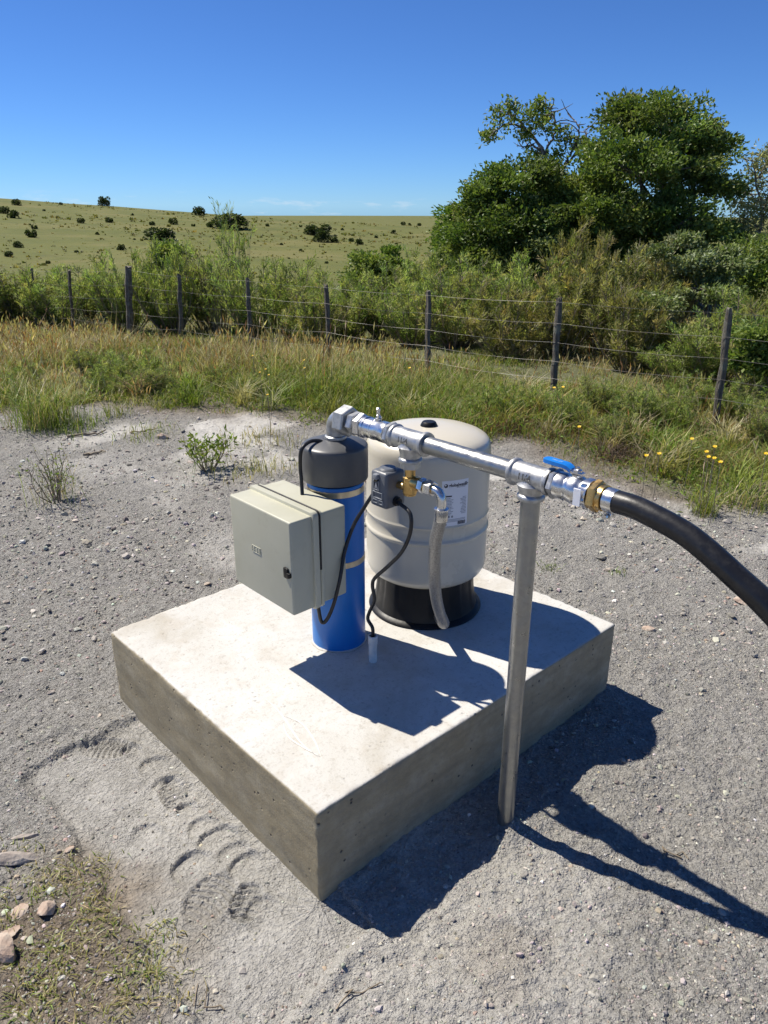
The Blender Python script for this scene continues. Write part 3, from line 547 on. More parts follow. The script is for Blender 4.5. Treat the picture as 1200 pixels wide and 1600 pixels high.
MB().lathe(BH[0], (0, 0, -1), [(0.0135, -0.003), (0.0185, -0.002), (0.0185, 0.001), (0.0162, 0.002), (0.0162, 0.028), (0.0155, 0.030)], 28).build('ferrule', M['nickel'], fh)

# ------------------------------------------------------------------ pressure switch
ps = empty('pressure_switch', (0.488, 0.300, 0.776), 'small grey pressure switch box hanging from the brass fitting', 'pressure switch')
sw = MB(); bm = bmesh.new(); bmesh.ops.create_cube(bm, size=1.0)
sx0, sx1, sy0, sy1, sz0, sz1 = 0.452, 0.522, 0.268, 0.332, 0.775, 0.872
for v in bm.verts:
    tp = 1-0.06*(v.co.z > 0); v.co = Vector(((sx0+sx1)/2+v.co.x*(sx1-sx0)*tp, (sy0+sy1)/2+v.co.y*(sy1-sy0)*tp, (sz0+sz1)/2+v.co.z*(sz1-sz0)))
bmesh.ops.bevel(bm, geom=bm.edges[:]+bm.verts[:], offset=0.009, segments=4, profile=0.5, affect='EDGES'); bm.verts.index_update()
sw.add([v.co[:] for v in bm.verts], [[v.index for v in f.verts] for f in bm.faces]); bm.free(); cov = sw.build('cover', M['switch'], ps)
xf = sx0-0.0006
mb = MB()                                                                           # framed panels in relief on the cover front
def frm(y0, y1, z0, z1, w_=0.0022):
    for a, b, c_, d_ in ((y0, y1, z0, z0+w_), (y0, y1, z1-w_, z1), (y0, y0+w_, z0+w_, z1-w_), (y1-w_, y1, z0+w_, z1-w_)): mb.box((xf-0.0012, a, c_), (xf+0.0022, b, d_), 0.0004, 1)
frm(0.282, 0.318, 0.800, 0.818); frm(0.280, 0.296, 0.786, 0.797); frm(0.299, 0.318, 0.786, 0.797); frm(0.294, 0.316, 0.822, 0.848)
mb.add([(xf, 0.313, 0.825), (xf, 0.297, 0.825), (xf, 0.306, 0.843), (xf-0.0014, 0.3095, 0.828), (xf-0.0014, 0.3005, 0.828), (xf-0.0014, 0.306, 0.838)], [(0, 1, 2), (3, 4, 5), (0, 1, 4, 3), (1, 2, 5, 4), (2, 0, 3, 5)])
mb.build('raised_panels', M['switch_raised'], cov)
mb = MB().box((sx0-0.008, 0.296, 0.852), (sx0+0.012, 0.312, 0.866), 0.003, 2); mb.build('hook', M['switch_raised'], cov); MB().tube([(sx0-0.004, 0.304, 0.851), (sx0+0.004, 0.304, 0.851)], 0.0065, 16).build('screw_hole', M['black_gloss'], cov)
MB().lathe((0.487, 0.300, 0.870), (0, 0, 1), [(0.024, -0.004), (0.024, 0.003), (0.020, 0.007), (0.0, 0.0072)], 24).build('top_boss', M['switch'], ps)
MB().lathe((0.487, 0.270, 0.793), (0, -1, 0), [(0.013, -0.002), (0.013, 0.006), (0.010, 0.007), (0.010, 0.014)], 18).build('cable_gland', M['black_plastic'], ps)
MB().lathe((0.487, 0.330, 0.793), (0, 1, 0), [(0.012, -0.002), (0.012, 0.005), (0.009, 0.006), (0.009, 0.012)], 18).build('cable_gland', M['black_plastic'], ps)

# ------------------------------------------------------------------ conduit stub and cables
WP = (0.491, 0.364)
MB().lathe((*WP, H-0.02), (0, 0, 1), [(0.0125, 0), (0.0125, 0.078), (0.0138, 0.080), (0.0138, 0.104), (0.012, 0.106), (0.0105, 0.106), (0.0105, 0.09)], 28).build('conduit_stub', M['white_pvc'])
stub = bpy.data.objects['conduit_stub']; tag(stub, 'short white plastic conduit stub rising from the slab beside the casing', 'conduit')
def capside(px, py, rad_=0.1):
    """point on the sight line that passes just outside the casing cap"""
    d = ray(px, py); best = None
    for s_ in np.linspace(1.2, 2.6, 1400):
        p = CAM+d*s_; q = math.hypot(p[0]-TC[0], p[1]-TC[1])
        if q <= rad_ and p[2] < 0.90: return p
        if best is None or q < best[0]: best = (q, p)
    return best[1]
def cable(pts, r, label): tag(MB().tube(spline(pts, 90), r, 12).build('cable', M['cable'], None, 60), label, 'cable', 'black electric cables')
cable([(0.487, 0.258, 0.793), (0.484, 0.250, 0.791), xpt(641, 803, 0.478), xpt(641, 832, 0.475), xpt(628, 862, 0.478), xpt(605, 886, 0.482), xpt(586, 903, 0.486), xpt(582, 915, 0.488), xpt(585, 938, 0.490), xpt(577, 957, 0.491), xpt(575, 968, 0.491), xpt(582, 981, 0.491), (WP[0], WP[1], 0.345)], 0.0052, 'wavy black cable from the pressure switch down to the white conduit stub')
cable([(XL+0.012, BY0+0.02, BZ0-0.004), (XL+0.012, BY0+0.019, BZ0-0.018), xpt(502, 971, 0.336), xpt(510, 969, 0.345), xpt(521, 945, 0.36), xpt(531, 905, 0.38), xpt(539, 860, 0.41), xpt(553, 820, 0.44), xpt(571, 790, 0.468), (0.484, 0.350, 0.792), (0.487, 0.338, 0.793)], 0.0052, 'black cable looping from under the control box up to the pressure switch')
c0 = gpt(500, 692, 0.896); c1 = gpt(486, 690, 0.903); XY = gpt(471, 706, 0.885)
xo, yo = XY[0], XY[1]; q = math.hypot(xo-TC[0], yo-TC[1]); k_ = max(1.0, 0.0995/q); xo = TC[0]+(xo-TC[0])*k_; yo = TC[1]+(yo-TC[1])*k_
cable([(c0[0]+0.008, c0[1]-0.006, 0.892), (c0[0], c0[1], 0.9015), (c1[0], c1[1], 0.9040), (xo*0.75+c1[0]*0.25, yo*0.75+c1[1]*0.25, 0.898), (xo, yo+0.004, 0.880), (xo, yo+0.008, 0.84), (xo-0.002, yo+0.002, 0.79), (xo-0.006, yo, 0.73), (0.430, BY1-0.03, 0.66)], 0.0052, 'black cable bending out of the grey casing cap behind the control box')

# ------------------------------------------------------------------ plant builders
def blades(B, azm, hgt_, wid, lean, cols, tipcol=None):
    """curved grass blades; all arguments are arrays over the blades"""
    n = len(B); dx = np.cos(azm); dy = np.sin(azm); sxx = -dy; syy = dx; out = np.empty((n, 5, 3), np.float32)
    def at_(t, wd): return B[:, 0]+dx*lean*hgt_*t**2, B[:, 1]+dy*lean*hgt_*t**2, B[:, 2]+hgt_*t*(1-0.25*lean*t), wd
    for k, (t_, s, wf) in enumerate(((0, -1, 0.8), (0, 1, 0.8), (0.55, -1, 1.0), (0.55, 1, 1.0), (1.0, 0, 0))):
        X, Y, Z, _ = at_(t_, 0); out[:, k, 0] = X+s*sxx*wid*wf/2; out[:, k, 1] = Y+s*syy*wid*wf/2; out[:, k, 2] = Z
    i = np.arange(n)[:, None]*5; F = np.concatenate([i+np.array([[0, 1, 3]]), i+np.array([[0, 3, 2]]), i+np.array([[2, 3, 4]])])
    C = np.repeat(cols[:, None, :], 5, 1).astype(np.float32)
    if tipcol is not None: C[:, 4] = tipcol; C[:, 2:4] = 0.6*C[:, 2:4]+0.4*tipcol[:, None]
    return out.reshape(-1, 3), F, C.reshape(-1, 3)
def leaves(P, D, L, Wd, cols, fold=0.25, r=rng, flatn=0.7):
    """folded four-cornered leaves at P pointing along D"""
    n = len(P); D = D/np.linalg.norm(D, axis=1, keepdims=True); a = r.normal(size=(n, 3))*0.8+np.array([-0.15, 0.35, 1.0])*flatn; s = np.cross(D, a); s /= np.linalg.norm(s, axis=1, keepdims=True)+1e-9; nn = np.cross(s, D)
    L = L[:, None]; Wd = Wd[:, None]
    V = np.stack([P, P+D*L*0.5+s*Wd*0.5+nn*Wd*fold, P+D*L, P+D*L*0.5-s*Wd*0.5+nn*Wd*fold], 1); i = np.arange(n)[:, None]*4
    F = np.concatenate([i+np.array([[0, 1, 2]]), i+np.array([[0, 2, 3]])]); return V.reshape(-1, 3), F, np.repeat(cols, 4, 0)
def join(parts):
    o = 0; Vs, Fs, Cs = [], [], []
    for V, F, C in parts: Vs.append(V); Fs.append(F+o); Cs.append(C); o += len(V)
    return np.concatenate(Vs), np.concatenate(Fs), np.concatenate(Cs)
def pick(r, pal, n, jit=0.18, wts=None):
    pal = np.array(pal); k = r.choice(len(pal), n, p=wts); c = pal[k]*(1+r.normal(0, jit, (n, 1)))*(1+r.normal(0, 0.06, (n, 3))); return np.clip(c, 0.004, 0.9)
def unit(r, n): v = r.normal(size=(n, 3)); return v/np.linalg.norm(v, axis=1, keepdims=True)

# ------------------------------------------------------------------ wire fence
BASE = [(1121, 640), (863, 622), (668, 585), (514, 556), (391, 540), (283, 517), (203, 510), (113, 493), (57, 492)]
TOP = [(1141, 483), (872, 467), (670, 457), (512, 445), (386, 435), (279, 429), (200, 417), (110, 422), (46, 420)]
FX = [5.00, 4.70, 4.55, 4.40, 4.30, 4.25, 4.15, 3.95, 3.80]
fence = empty('wire_fence', (4.4, 4.5, 0), 'old wire fence on thin weathered wooden posts along the gravel clearing', 'fence')
tops = []
for k, ((bx, by), (tx, ty), fx) in enumerate(zip(BASE, TOP, FX)):
    b = xpt(bx, by, fx); t_ = xpt(tx, ty, fx); t_[0] += [0.0, 0.02, 0, -0.02, 0, 0.01, 0, -0.02, 0.03][k]
    g = np.array([b[0], b[1], tz(b[0], b[1])-0.1]); ax = t_-b; s = (t_[2]-g[2])/ax[2]; g0 = t_-ax*s
    tops.append((g0, t_)); rr = 0.052 if k == 6 else 0.026
    L = np.linalg.norm(t_-g0); n = 9; rp = random.Random(k); ring = [(1+rp.uniform(-0.22, 0.22)) for _ in range(12)]; mb = MB()
    path = [g0+(t_-g0)*i/10+np.array([rp.uniform(-0.006, 0.006), rp.uniform(-0.006, 0.006), 0]) for i in range(11)]
    po = MB(); d, u, v = perp(t_-g0); V = []; F = []; m_ = 12
    for i, p in enumerate(path):
        for j in range(m_):
            a = 2*math.pi*j/m_; q = rr*ring[j]*(1+0.12*math.sin(i*1.7+j))*(0.92 if i == 10 else 1); V.append(Vector(p)+u*math.cos(a)*q+v*math.sin(a)*q*0.9+d*(rp.uniform(-0.02, 0.02) if i == 10 else 0))
    for i in range(10):
        for j in range(m_): F.append((i*m_+j, i*m_+(j+1) % m_, (i+1)*m_+(j+1) % m_, (i+1)*m_+j))
    F.append(tuple(10*m_+j for j in range(m_))); po.add(V, F).build('post', M['wood'], fence, 50)
g0, t0 = tops[0]; g1, t1 = tops[1]; ext = (g0*2-g1, t0*2-t1); g8, t8 = tops[-1]; g7, t7 = tops[-2]; ext2 = (g8*2-g7, t8*2-t7)
seq = [ext]+tops+[ext2]
for fr in (0.975, 0.80, 0.64, 0.48, 0.33):
    P = []
    for (ga, ta), (gb, tb) in zip(seq[:-1], seq[1:]):
        a = ga+(ta-ga)*fr; b = gb+(tb-gb)*fr
        for s in (0, 0.25, 0.5, 0.75): p = a+(b-a)*s; p[2] -= 0.03*s*(1-s)*4*(1-fr*0.6); p[0] -= 0.027; P.append(p)
    P.append(seq[-1][0]+(seq[-1][1]-seq[-1][0])*fr+np.array([-0.027, 0, 0])); MB().tube(P, 0.0010, 6).build('wire', M['wire'], fence, 60)

# ------------------------------------------------------------------ trees
LEAFPAL = [(0.088, 0.142, 0.026), (0.120, 0.182, 0.034), (0.170, 0.232, 0.050), (0.250, 0.300, 0.090), (0.050, 0.084, 0.018)]
def limb(mb, a, b, r1, r2, r, bend=0.15, n=7):
    a = np.array(a); b = np.array(b); L = np.linalg.norm(b-a); off = r.normal(0, bend*L, 3); pts = []
    for k in range(n+1): s = k/n; pts.append(a+(b-a)*s+off*math.sin(math.pi*s)*0.6+r.normal(0, 0.012*L, 3)*(0 < k < n))
    mb.tube(pts, [r1+(r2-r1)*k/n for k in range(n+1)], 7); return pts
def tree(name, label, base, lobes, trunks, seed, nleaf, leaf=0.085, pal=LEAFPAL, wts=None, tw=0.09, dens=1.0, group='trees beyond the fence', matl=None, clump=0.16, cat='tree', sub=20, twig=True, flat=1.0, hemi=0.9):
    r = np.random.default_rng(seed); e = empty(name, tuple(base), label, cat, group); mb = MB(); parts = []; base = np.array(base, float)
    tot = sum(l[3]**2 for l in lobes)
    hubs = []
    for k in range(trunks):
        a = base+np.array([r.normal(0, 0.18)*tw/0.09, r.normal(0, 0.18)*tw/0.09, -0.15]); c = np.mean([l[:3] for l in lobes], 0)*0.55+base*0.45+r.normal(0, 0.35, 3)*min(1, tw/0.09)*(1 if trunks > 1 else 0.3)
        limb(mb, a, c, tw, tw*0.6, r, 0.08 if tw > 0.05 else 0.03); hubs.append(c)
    for l in lobes:
        c = np.array(l[:3]); R_ = l[3]; h = min(hubs, key=lambda q_: np.linalg.norm(q_-c)); limb(mb, h, c, tw*0.5, tw*0.2, r, 0.12)
        m_ = max(5, int(sub*(R_/0.7)**2)); nl = int(nleaf*R_**2/tot)
        d = unit(r, m_); d[:, 2] = np.abs(d[:, 2])*hemi+d[:, 2]*(1-hemi)-0.12; rad_ = R_*r.uniform(0.5, 1.15, m_)**0.7; cs = c+d*rad_[:, None]*np.array([1, 1, 0.85*flat])
        if twig:
            for q_ in cs[:: 2]: limb(mb, c, q_, tw*0.16, 0.006, r, 0.12, 4)
        own = r.integers(0, m_, nl); sz = clump*r.uniform(0.6, 1.5, m_)
        P = cs[own]+np.clip(r.normal(0, 1, (nl, 3)), -1.7, 1.7)*sz[own][:, None]*np.array([1, 1, 0.5]); D = (P-c)/R_*0.7+unit(r, nl)*0.8+np.array([0, 0, 0.12])
        base_c = pick(r, pal, m_, 0.1, wts)[own]*0.55+pick(r, pal, nl, 0.2, wts)*0.45
        parts.append(leaves(P, D, leaf*r.uniform(0.6, 1.3, nl), leaf*0.55*r.uniform(0.7, 1.2, nl), base_c, 0.2, r))
    V, F, C = join(parts); tr = mb.build('trunk', M['bark'], e, 60); cr = link('crown', arrmesh('crown', V, F, C), matl or M['leaf'], e); tag(cr, kind='stuff'); return e
def lob(L, d0): return [(*pt(px, py, d0+dd), rp/FPX*(d0+dd)) for px, py, rp, dd in L]
def base_at(px, d): p = at(px, d); p[2] = tz(p[0], p[1]); return p
tree('broadleaf_tree', 'tallest dark evergreen broadleaf tree on the right beyond the fence', base_at(1030, 14.5),
     lob([(1035, 205, 66, 0), (975, 195, 40, 0.3), (1085, 225, 42, 0.4), (1000, 275, 84, -0.6), (1078, 300, 56, 0), (925, 310, 50, -0.6), (940, 355, 80, -1.0), (1030, 365, 84, -0.8), (1092, 370, 46, 0.2), (900, 395, 55, -0.9), (1000, 420, 80, -0.7), (1060, 260, 60, 1.2), (970, 300, 60, 1.4), (930, 440, 60, -0.8), (1060, 440, 66, -0.8), (990, 470, 60, -0.6), (1105, 440, 42, 0.0)], 14.5), 4, 11, 76000, 0.080, sub=17, clump=0.14)
tree('broadleaf_tree', 'dense rounded dark tree left of the tallest tree', base_at(805, 13.5),
     lob([(815, 285, 52, 0), (785, 330, 56, -0.2), (850, 330, 50, 0.3), (752, 368, 38, 0), (810, 380, 62, -0.5), (728, 398, 26, 0.3), (870, 390, 52, 0), (765, 415, 44, -0.3), (745, 335, 22, 0.6), (820, 440, 56, -0.4), (880, 445, 50, -0.2), (755, 450, 40, 0)], 13.5), 3, 12, 54000, 0.075, sub=17, clump=0.12)
tree('dark_bush', 'low dark bushy tree at the left foot of the rounded tree', base_at(705, 16), lob([(712, 372, 24, 0), (728, 338, 20, 0.4), (704, 392, 18, 0), (720, 415, 26, 0)], 16), 2, 13, 9000, 0.09, pal=LEAFPAL[:3], sub=16, clump=0.15)
# half-bare tree: crooked branches with leaf clumps at their ends
def bare(name, label, base, forks, clumps, d0, seed, nl, pal, leaf=0.09, group='trees beyond the fence', spread=0.10, r0=0.05):
    r = np.random.default_rng(seed); e = empty(name, tuple(base), label, 'tree', group); mb = MB()
    for k, f in enumerate(forks):
        P = [pt(px, py, d0+r.normal(0, 0.15)) for px, py in f]; P = ([base-np.array([0, 0, 0.1])] if k == 0 else [])+P; S = spline(P, 30); m_ = len(S); a = r0 if k == 0 else r0*0.5
        mb.tube([s+r.normal(0, 0.012, 3) for s in S], [a*(1-0.85*i/(m_-1)) for i in range(m_)], 7)
        for i in range(4, m_-1, 2):
            L = r.uniform(0.12, 0.45); dd = unit(r, 1)[0]; dd[2] = abs(dd[2])*0.8; limb(mb, S[i], S[i]+dd*L, 0.011, 0.003, r, 0.15, 4)
    parts = []
    for px, py, rp in clumps:
        c = pt(px, py, d0+r.normal(0, 0.25)); R_ = rp/FPX*d0; m_ = 7; own = r.integers(0, m_, nl); cs = c+unit(r, m_)*R_*r.uniform(0.3, 1, (m_, 1))
        P = cs[own]+r.normal(0, spread, (nl, 3))*np.array([1, 1, 0.6]); parts.append(leaves(P, unit(r, nl)+np.array([0, 0, 0.2]), leaf*r.uniform(0.6, 1.3, nl), leaf*0.5*r.uniform(0.7, 1.2, nl), pick(r, pal, nl), 0.2, r))
    V, F, C = join(parts); mb.build('trunk', M['bark'], e, 60); tag(link('crown', arrmesh('crown', V, F, C), M['leaf'], e), kind='stuff')
bare('half_bare_tree', 'half bare tree with crooked twigs between the two dark trees', base_at(880, 15.0),
     [[(885, 400), (872, 300), (850, 240), (825, 205), (790, 195), (765, 215)], [(850, 240), (868, 205), (862, 175), (850, 165)], [(872, 275), (895, 235), (905, 200), (890, 180)], [(825, 205), (800, 180), (775, 185)], [(860, 255), (835, 228), (815, 232)], [(880, 262), (912, 225), (915, 200)]],
     [(785, 190, 20), (765, 215, 10), (800, 176, 15), (835, 185, 18), (862, 172, 18), (850, 205, 16), (880, 215, 14), (820, 210, 10), (835, 240, 14), (870, 245, 20), (845, 165, 8), (905, 225, 12)], 15.0, 21, 190, LEAFPAL[1:4], 0.085, spread=0.07)
bare('thin_tree', 'thin grey twiggy tree at the right edge of the photo', base_at(1195, 15.5),
     [[(1195, 400), (1190, 320), (1180, 270), (1188, 235)], [(1190, 320), (1165, 300), (1150, 310)], [(1192, 360), (1165, 345), (1145, 360)], [(1192, 330), (1215, 280), (1220, 240)], [(1180, 285), (1198, 255), (1205, 230)]],
     [(1180, 285, 24), (1195, 245, 12), (1160, 310, 18), (1200, 300, 30), (1165, 345, 26), (1190, 345, 34), (1150, 370, 24), (1185, 390, 40), (1215, 350, 40)], 15.5, 22, 480, [(0.30, 0.32, 0.17), (0.36, 0.36, 0.21), (0.22, 0.26, 0.11)], 0.07, spread=0.13, r0=0.03)
SILV = [(0.16, 0.21, 0.07), (0.23, 0.28, 0.12), (0.33, 0.37, 0.20), (0.09, 0.125, 0.035)]
SH = 'shrubs behind the fence'
tree('pale_shrub', 'pale round leaved shrub in front of the tallest tree', base_at(1070, 10.0), lob([(1075, 400, 46, 0), (1030, 420, 38, 0.2), (1115, 415, 38, 0), (1080, 450, 50, -0.2), (1120, 455, 30, 0)], 10.0), 2, 31, 9000, 0.055, SILV, hemi=0.5, tw=0.03, group=SH, cat='shrub', sub=22, clump=0.08)
tree('pale_shrub', 'smaller pale round leaved shrub left of the rightmost fence post', base_at(1015, 8.6), lob([(1015, 485, 34, 0), (1035, 510, 34, 0), (1000, 520, 30, 0)], 8.6), 2, 32, 4200, 0.05, SILV, hemi=0.4, tw=0.025, group=SH, cat='shrub', sub=18, clump=0.07)
tree('olive_bush', 'dense green bush at the right edge under the thin grey tree', base_at(1185, 12.5), lob([(1165, 395, 32, 0), (1198, 410, 42, 0), (1150, 440, 34, 0), (1190, 455, 44, 0), (1225, 440, 50, 0)], 12.5), 2, 36, 9000, 0.07, LEAFPAL[1:4], hemi=0.4, tw=0.04, group=SH, cat='shrub', sub=18, clump=0.11)
tree('dark_shrub', 'dark glossy leaved shrub cut by the right edge behind the last post', base_at(1205, 6.9), lob([(1200, 520, 32, 0), (1215, 560, 44, 0), (1190, 565, 20, 0)], 6.9), 2, 33, 4200, 0.05, LEAFPAL[1:4], hemi=0.4, tw=0.025, group=SH, cat='shrub', sub=18, clump=0.07)
tree('dark_bush', 'dark green bush left of the trees beyond the feathery shrubs', base_at(598, 19), lob([(590, 405, 22, 0), (612, 410, 20, 0), (572, 412, 16, 0), (590, 432, 26, 0), (622, 430, 20, 0), (570, 436, 18, 0)], 19), 2, 34, 8500, 0.10, hemi=0.3, pal= LEAFPAL[1:4], tw=0.04, group=SH, cat='shrub', sub=18, clump=0.13)
tree('dark_bush', 'round dark green bush beyond the third fence post from the left', base_at(262, 22), lob([(262, 392, 15, 0), (250, 399, 11, 0), (275, 399, 11, 0), (262, 415, 18, 0), (250, 428, 16, 0), (274, 430, 16, 0)], 22), 1, 35, 6000, 0.11, hemi=0.3, pal= LEAFPAL[1:4], tw=0.04, group=SH, cat='shrub', sub=16, clump=0.13)

# ------------------------------------------------------------------ feathery shrubs: a few kinds, each placed one by one
FEATH = [(0.225, 0.295, 0.078), (0.29, 0.35, 0.11), (0.37, 0.41, 0.15), (0.16, 0.215, 0.055)]
OLIVE = [(0.225, 0.235, 0.075), (0.29, 0.28, 0.10), (0.17, 0.185, 0.055), (0.34, 0.31, 0.14)]
def feather_kind(seed, nst, per, pal, sparse=False):
    """unit-sized shrub (1 m tall, 1 m wide) of arching stems set with narrow leaves"""
    r = np.random.default_rng(seed); mb = MB(); parts = []
    for k in range(nst):
        a = r.uniform(0, 2*math.pi); sp = (0.34 if sparse else 0.50)*r.uniform(0.1, 1)**0.6+0.03; top = r.uniform(0.72, 1.02)*(1-0.45*(sp/0.53)**2 if not sparse else 1); p0 = np.array([math.cos(a)*0.05, math.sin(a)*0.05, -0.05]); p3 = np.array([math.cos(a)*sp, math.sin(a)*sp, top])
        mid = p0*0.5+p3*0.5+np.array([math.cos(a), math.sin(a), -0.2])*0.10*sp; P = np.array(spline([p0, mid, p3], 14))
        mb.tube(P, [0.010*(1-0.85*i/(len(P)-1)) for i in range(len(P))], 4)
        nb = max(3, per//26)
        for j in range(nb):                                  # side twigs
            s = r.uniform(0.18, 0.98); i = int(s*(len(P)-1)); tdir = unit(r, 1)[0]; tdir[2] = abs(tdir[2])+0.65; tdir /= np.linalg.norm(tdir); L = r.uniform(0.10, 0.24)*(1.1-0.4*s); q0 = P[i]
            mb.tube([q0, q0+tdir*L], [0.004, 0.002], 3); m_ = 26; tt = r.uniform(0.1, 1.05, m_)[:, None]
            Q = q0+tdir*L*tt+r.normal(0, 0.013, (m_, 3)); D = tdir+unit(r, m_)*0.75
            tc = pick(r, pal, 1, 0.16)[0]; parts.append(leaves(Q, D, r.uniform(0.035, 0.075, m_), r.uniform(0.006, 0.011, m_), np.clip(tc*(1+r.normal(0, 0.18, (m_, 1))), 0.01, 0.6), 0.1, r))
    V, F, C = join(parts); me1 = arrmesh('foliage', V, F, C); me1.materials.append(M['feather'])
    st = mb.build('stem', M['stem'], None, 80); me2 = st.data; bpy.data.objects.remove(st); return me1, me2
KINDS = [feather_kind(51, 34, 360, FEATH), feather_kind(52, 30, 380, FEATH), feather_kind(53, 34, 350, OLIVE), feather_kind(54, 26, 420, OLIVE), feather_kind(55, 16, 170, FEATH, True), feather_kind(56, 30, 320, FEATH+OLIVE)]
PX = sorted(t_[0] for t_ in TOP); ORD = ['first', 'second', 'third', 'fourth', 'fifth', 'sixth', 'seventh', 'eighth', 'ninth']
SHR = [  # column, distance, row of the top, width in columns, kind, what it looks like
    (20, 14.6, 422, 100, 0, 'low feathery green shrub'), (84, 14.8, 420, 100, 5, 'bushy feathery shrub'), (140, 14.2, 424, 90, 1, 'pale green feathery shrub'), (175, 15.2, 415, 80, 0, 'taller feathery shrub'),
    (238, 13.0, 402, 86, 1, 'large feathery green shrub'), (300, 12.6, 386, 84, 0, 'tall feathery green shrub'), (345, 13.0, 405, 86, 5, 'wide feathery shrub'), (396, 12.6, 333, 64, 4, 'tallest thin wispy shrub'),
    (366, 12.2, 372, 70, 4, 'second tallest wispy shrub'), (425, 11.6, 415, 100, 1, 'rounded feathery shrub'), (470, 12.4, 412, 90, 0, 'rear feathery shrub'), (500, 10.6, 452, 96, 5, 'low front feathery shrub'), (545, 11.3, 432, 104, 0, 'full feathery green shrub'),
    (600, 11.6, 424, 104, 1, 'pale feathery shrub'), (640, 10.2, 445, 104, 0, 'dense feathery green shrub'), (655, 13.2, 398, 90, 1, 'tall rear feathery shrub'), (700, 9.8, 432, 116, 5, 'mixed green feathery shrub'), (745, 11.0, 402, 120, 0, 'tall green feathery shrub'),
    (775, 9.0, 455, 110, 2, 'front olive feathery shrub'), (815, 10.2, 412, 118, 1, 'green feathery shrub'), (850, 9.2, 430, 104, 2, 'low olive feathery shrub'), (880, 10.6, 368, 100, 3, 'tall olive brown feathery shrub'), (925, 9.4, 398, 116, 2, 'broad olive brown feathery shrub'),
    (955, 8.4, 455, 110, 3, 'front olive brown feathery shrub'), (985, 10.0, 405, 100, 2, 'rear olive feathery shrub'), (1030, 7.9, 530, 100, 0, 'low green feathery shrub'), (1085, 7.9, 492, 116, 1, 'wide green feathery shrub'), (1125, 8.8, 455, 120, 0, 'tall green feathery shrub'),
    (1165, 7.6, 470, 110, 5, 'green feathery shrub'), (1215, 8.6, 425, 130, 2, 'olive feathery shrub')]
seen = {}
for k, (px, d, row, wpx, kd, look) in enumerate(SHR):
    p = at(px, d); p[2] = tz(p[0], p[1])-0.03; hh_ = max(0.35, (hgt(px, row, d)-p[2])*(1.0 if kd == 4 else 1.2)); wd_ = wpx/FPX*d*1.3
    n = sum(1 for q_ in PX if q_ < px)
    where = 'left of the first fence post' if n == 0 else 'right of the ninth fence post' if n == 9 else f'between the {ORD[n-1]} and {ORD[n]} fence posts'
    lb = f'{look} behind the fence {where}'; e = empty('feathery_shrub', tuple(p), lb, 'shrub', SH); e.rotation_euler.z = random.uniform(0, 6.28); e.scale = (wd_, wd_, hh_)
    for nm, me in zip(('foliage', 'stem'), KINDS[kd]):
        o = bpy.data.objects.new(nm, me); COL.objects.link(o); o.parent = e
        if nm == 'foliage': o['kind'] = 'stuff'
WEEDS = [(205, 592, 0.42, 0.62), (165, 605, 0.36, 0.55), (235, 615, 0.3, 0.5), (250, 600, 0.28, 0.4), (300, 575, 0.28, 0.4), (345, 600, 0.26, 0.4), (440, 590, 0.26, 0.42), (385, 615, 0.22, 0.35), (130, 570, 0.3, 0.45), (40, 590, 0.26, 0.4), (500, 600, 0.24, 0.35), (560, 610, 0.24, 0.4), (770, 650, 0.26, 0.4), (820, 640, 0.28, 0.45), (930, 640, 0.34, 0.5), (985, 650, 0.32, 0.5), (1040, 650, 0.34, 0.5), (960, 690, 0.26, 0.4), (1160, 640, 0.36, 0.5), (1080, 620, 0.34, 0.5), (1190, 680, 0.30, 0.4), (720, 625, 0.24, 0.4), (880, 660, 0.28, 0.4), (600, 585, 0.24, 0.4)]
for k, (px, py, hh_, wd_) in enumerate(WEEDS):
    p = gpt(px, py); p[2] = tz(p[0], p[1])-0.02; e = empty('feathery_weed', tuple(p), ('soft green weed among the grass left of the pipework' if px < 620 else 'soft green weed among the grass behind the tank and hose'), 'weed', 'soft weeds in the meadow'); e.scale = (wd_*1.0, wd_*1.0, hh_*1.1); e.rotation_euler.z = k*0.9
    for nm, me in zip(('foliage', 'stem'), KINDS[(0, 1, 5)[k % 3]]):
        o = bpy.data.objects.new(nm, me); COL.objects.link(o); o.parent = e
        if nm == 'foliage': o['kind'] = 'stuff'
# ------------------------------------------------------------------ far bushes on the hillside
def far_hit(px, py):
    d = ray(px, py); hz = math.hypot(d[0], d[1]); S = np.geomspace(60, 420, 500); P = CAM+d*(S/hz)[:, None]
    below = np.nonzero(P[:, 2] < terrain(P[:, 0], P[:, 1], False))[0]
    return (P[below[0]], S[below[0]]) if len(below) else (None, None)
def bush_kind(seed):
    r = np.random.default_rng(seed); cs = np.concatenate([unit(r, 9)*np.array([0.30, 0.30, 0.16])+np.array([0, 0, 0.34]), unit(r, 5)*np.array([0.32, 0.32, 0.05])+np.array([0, 0, 0.14])]); n = 1500; own = r.integers(0, len(cs), n); U = unit(r, n)
    P = cs[own]+U*0.15*r.uniform(0.5, 1, (n, 1)); V, F, C = leaves(P, U+np.array([0, 0, 0.3]), np.full(n, 0.075), np.full(n, 0.06), pick(r, [(0.042, 0.064, 0.018), (0.065, 0.088, 0.026), (0.030, 0.046, 0.014)], n), 0.2, r)
    me = arrmesh('bush', V, F, C); me.materials.append(M['leaf']); return me
BK = [bush_kind(71), bush_kind(72), bush_kind(73)]
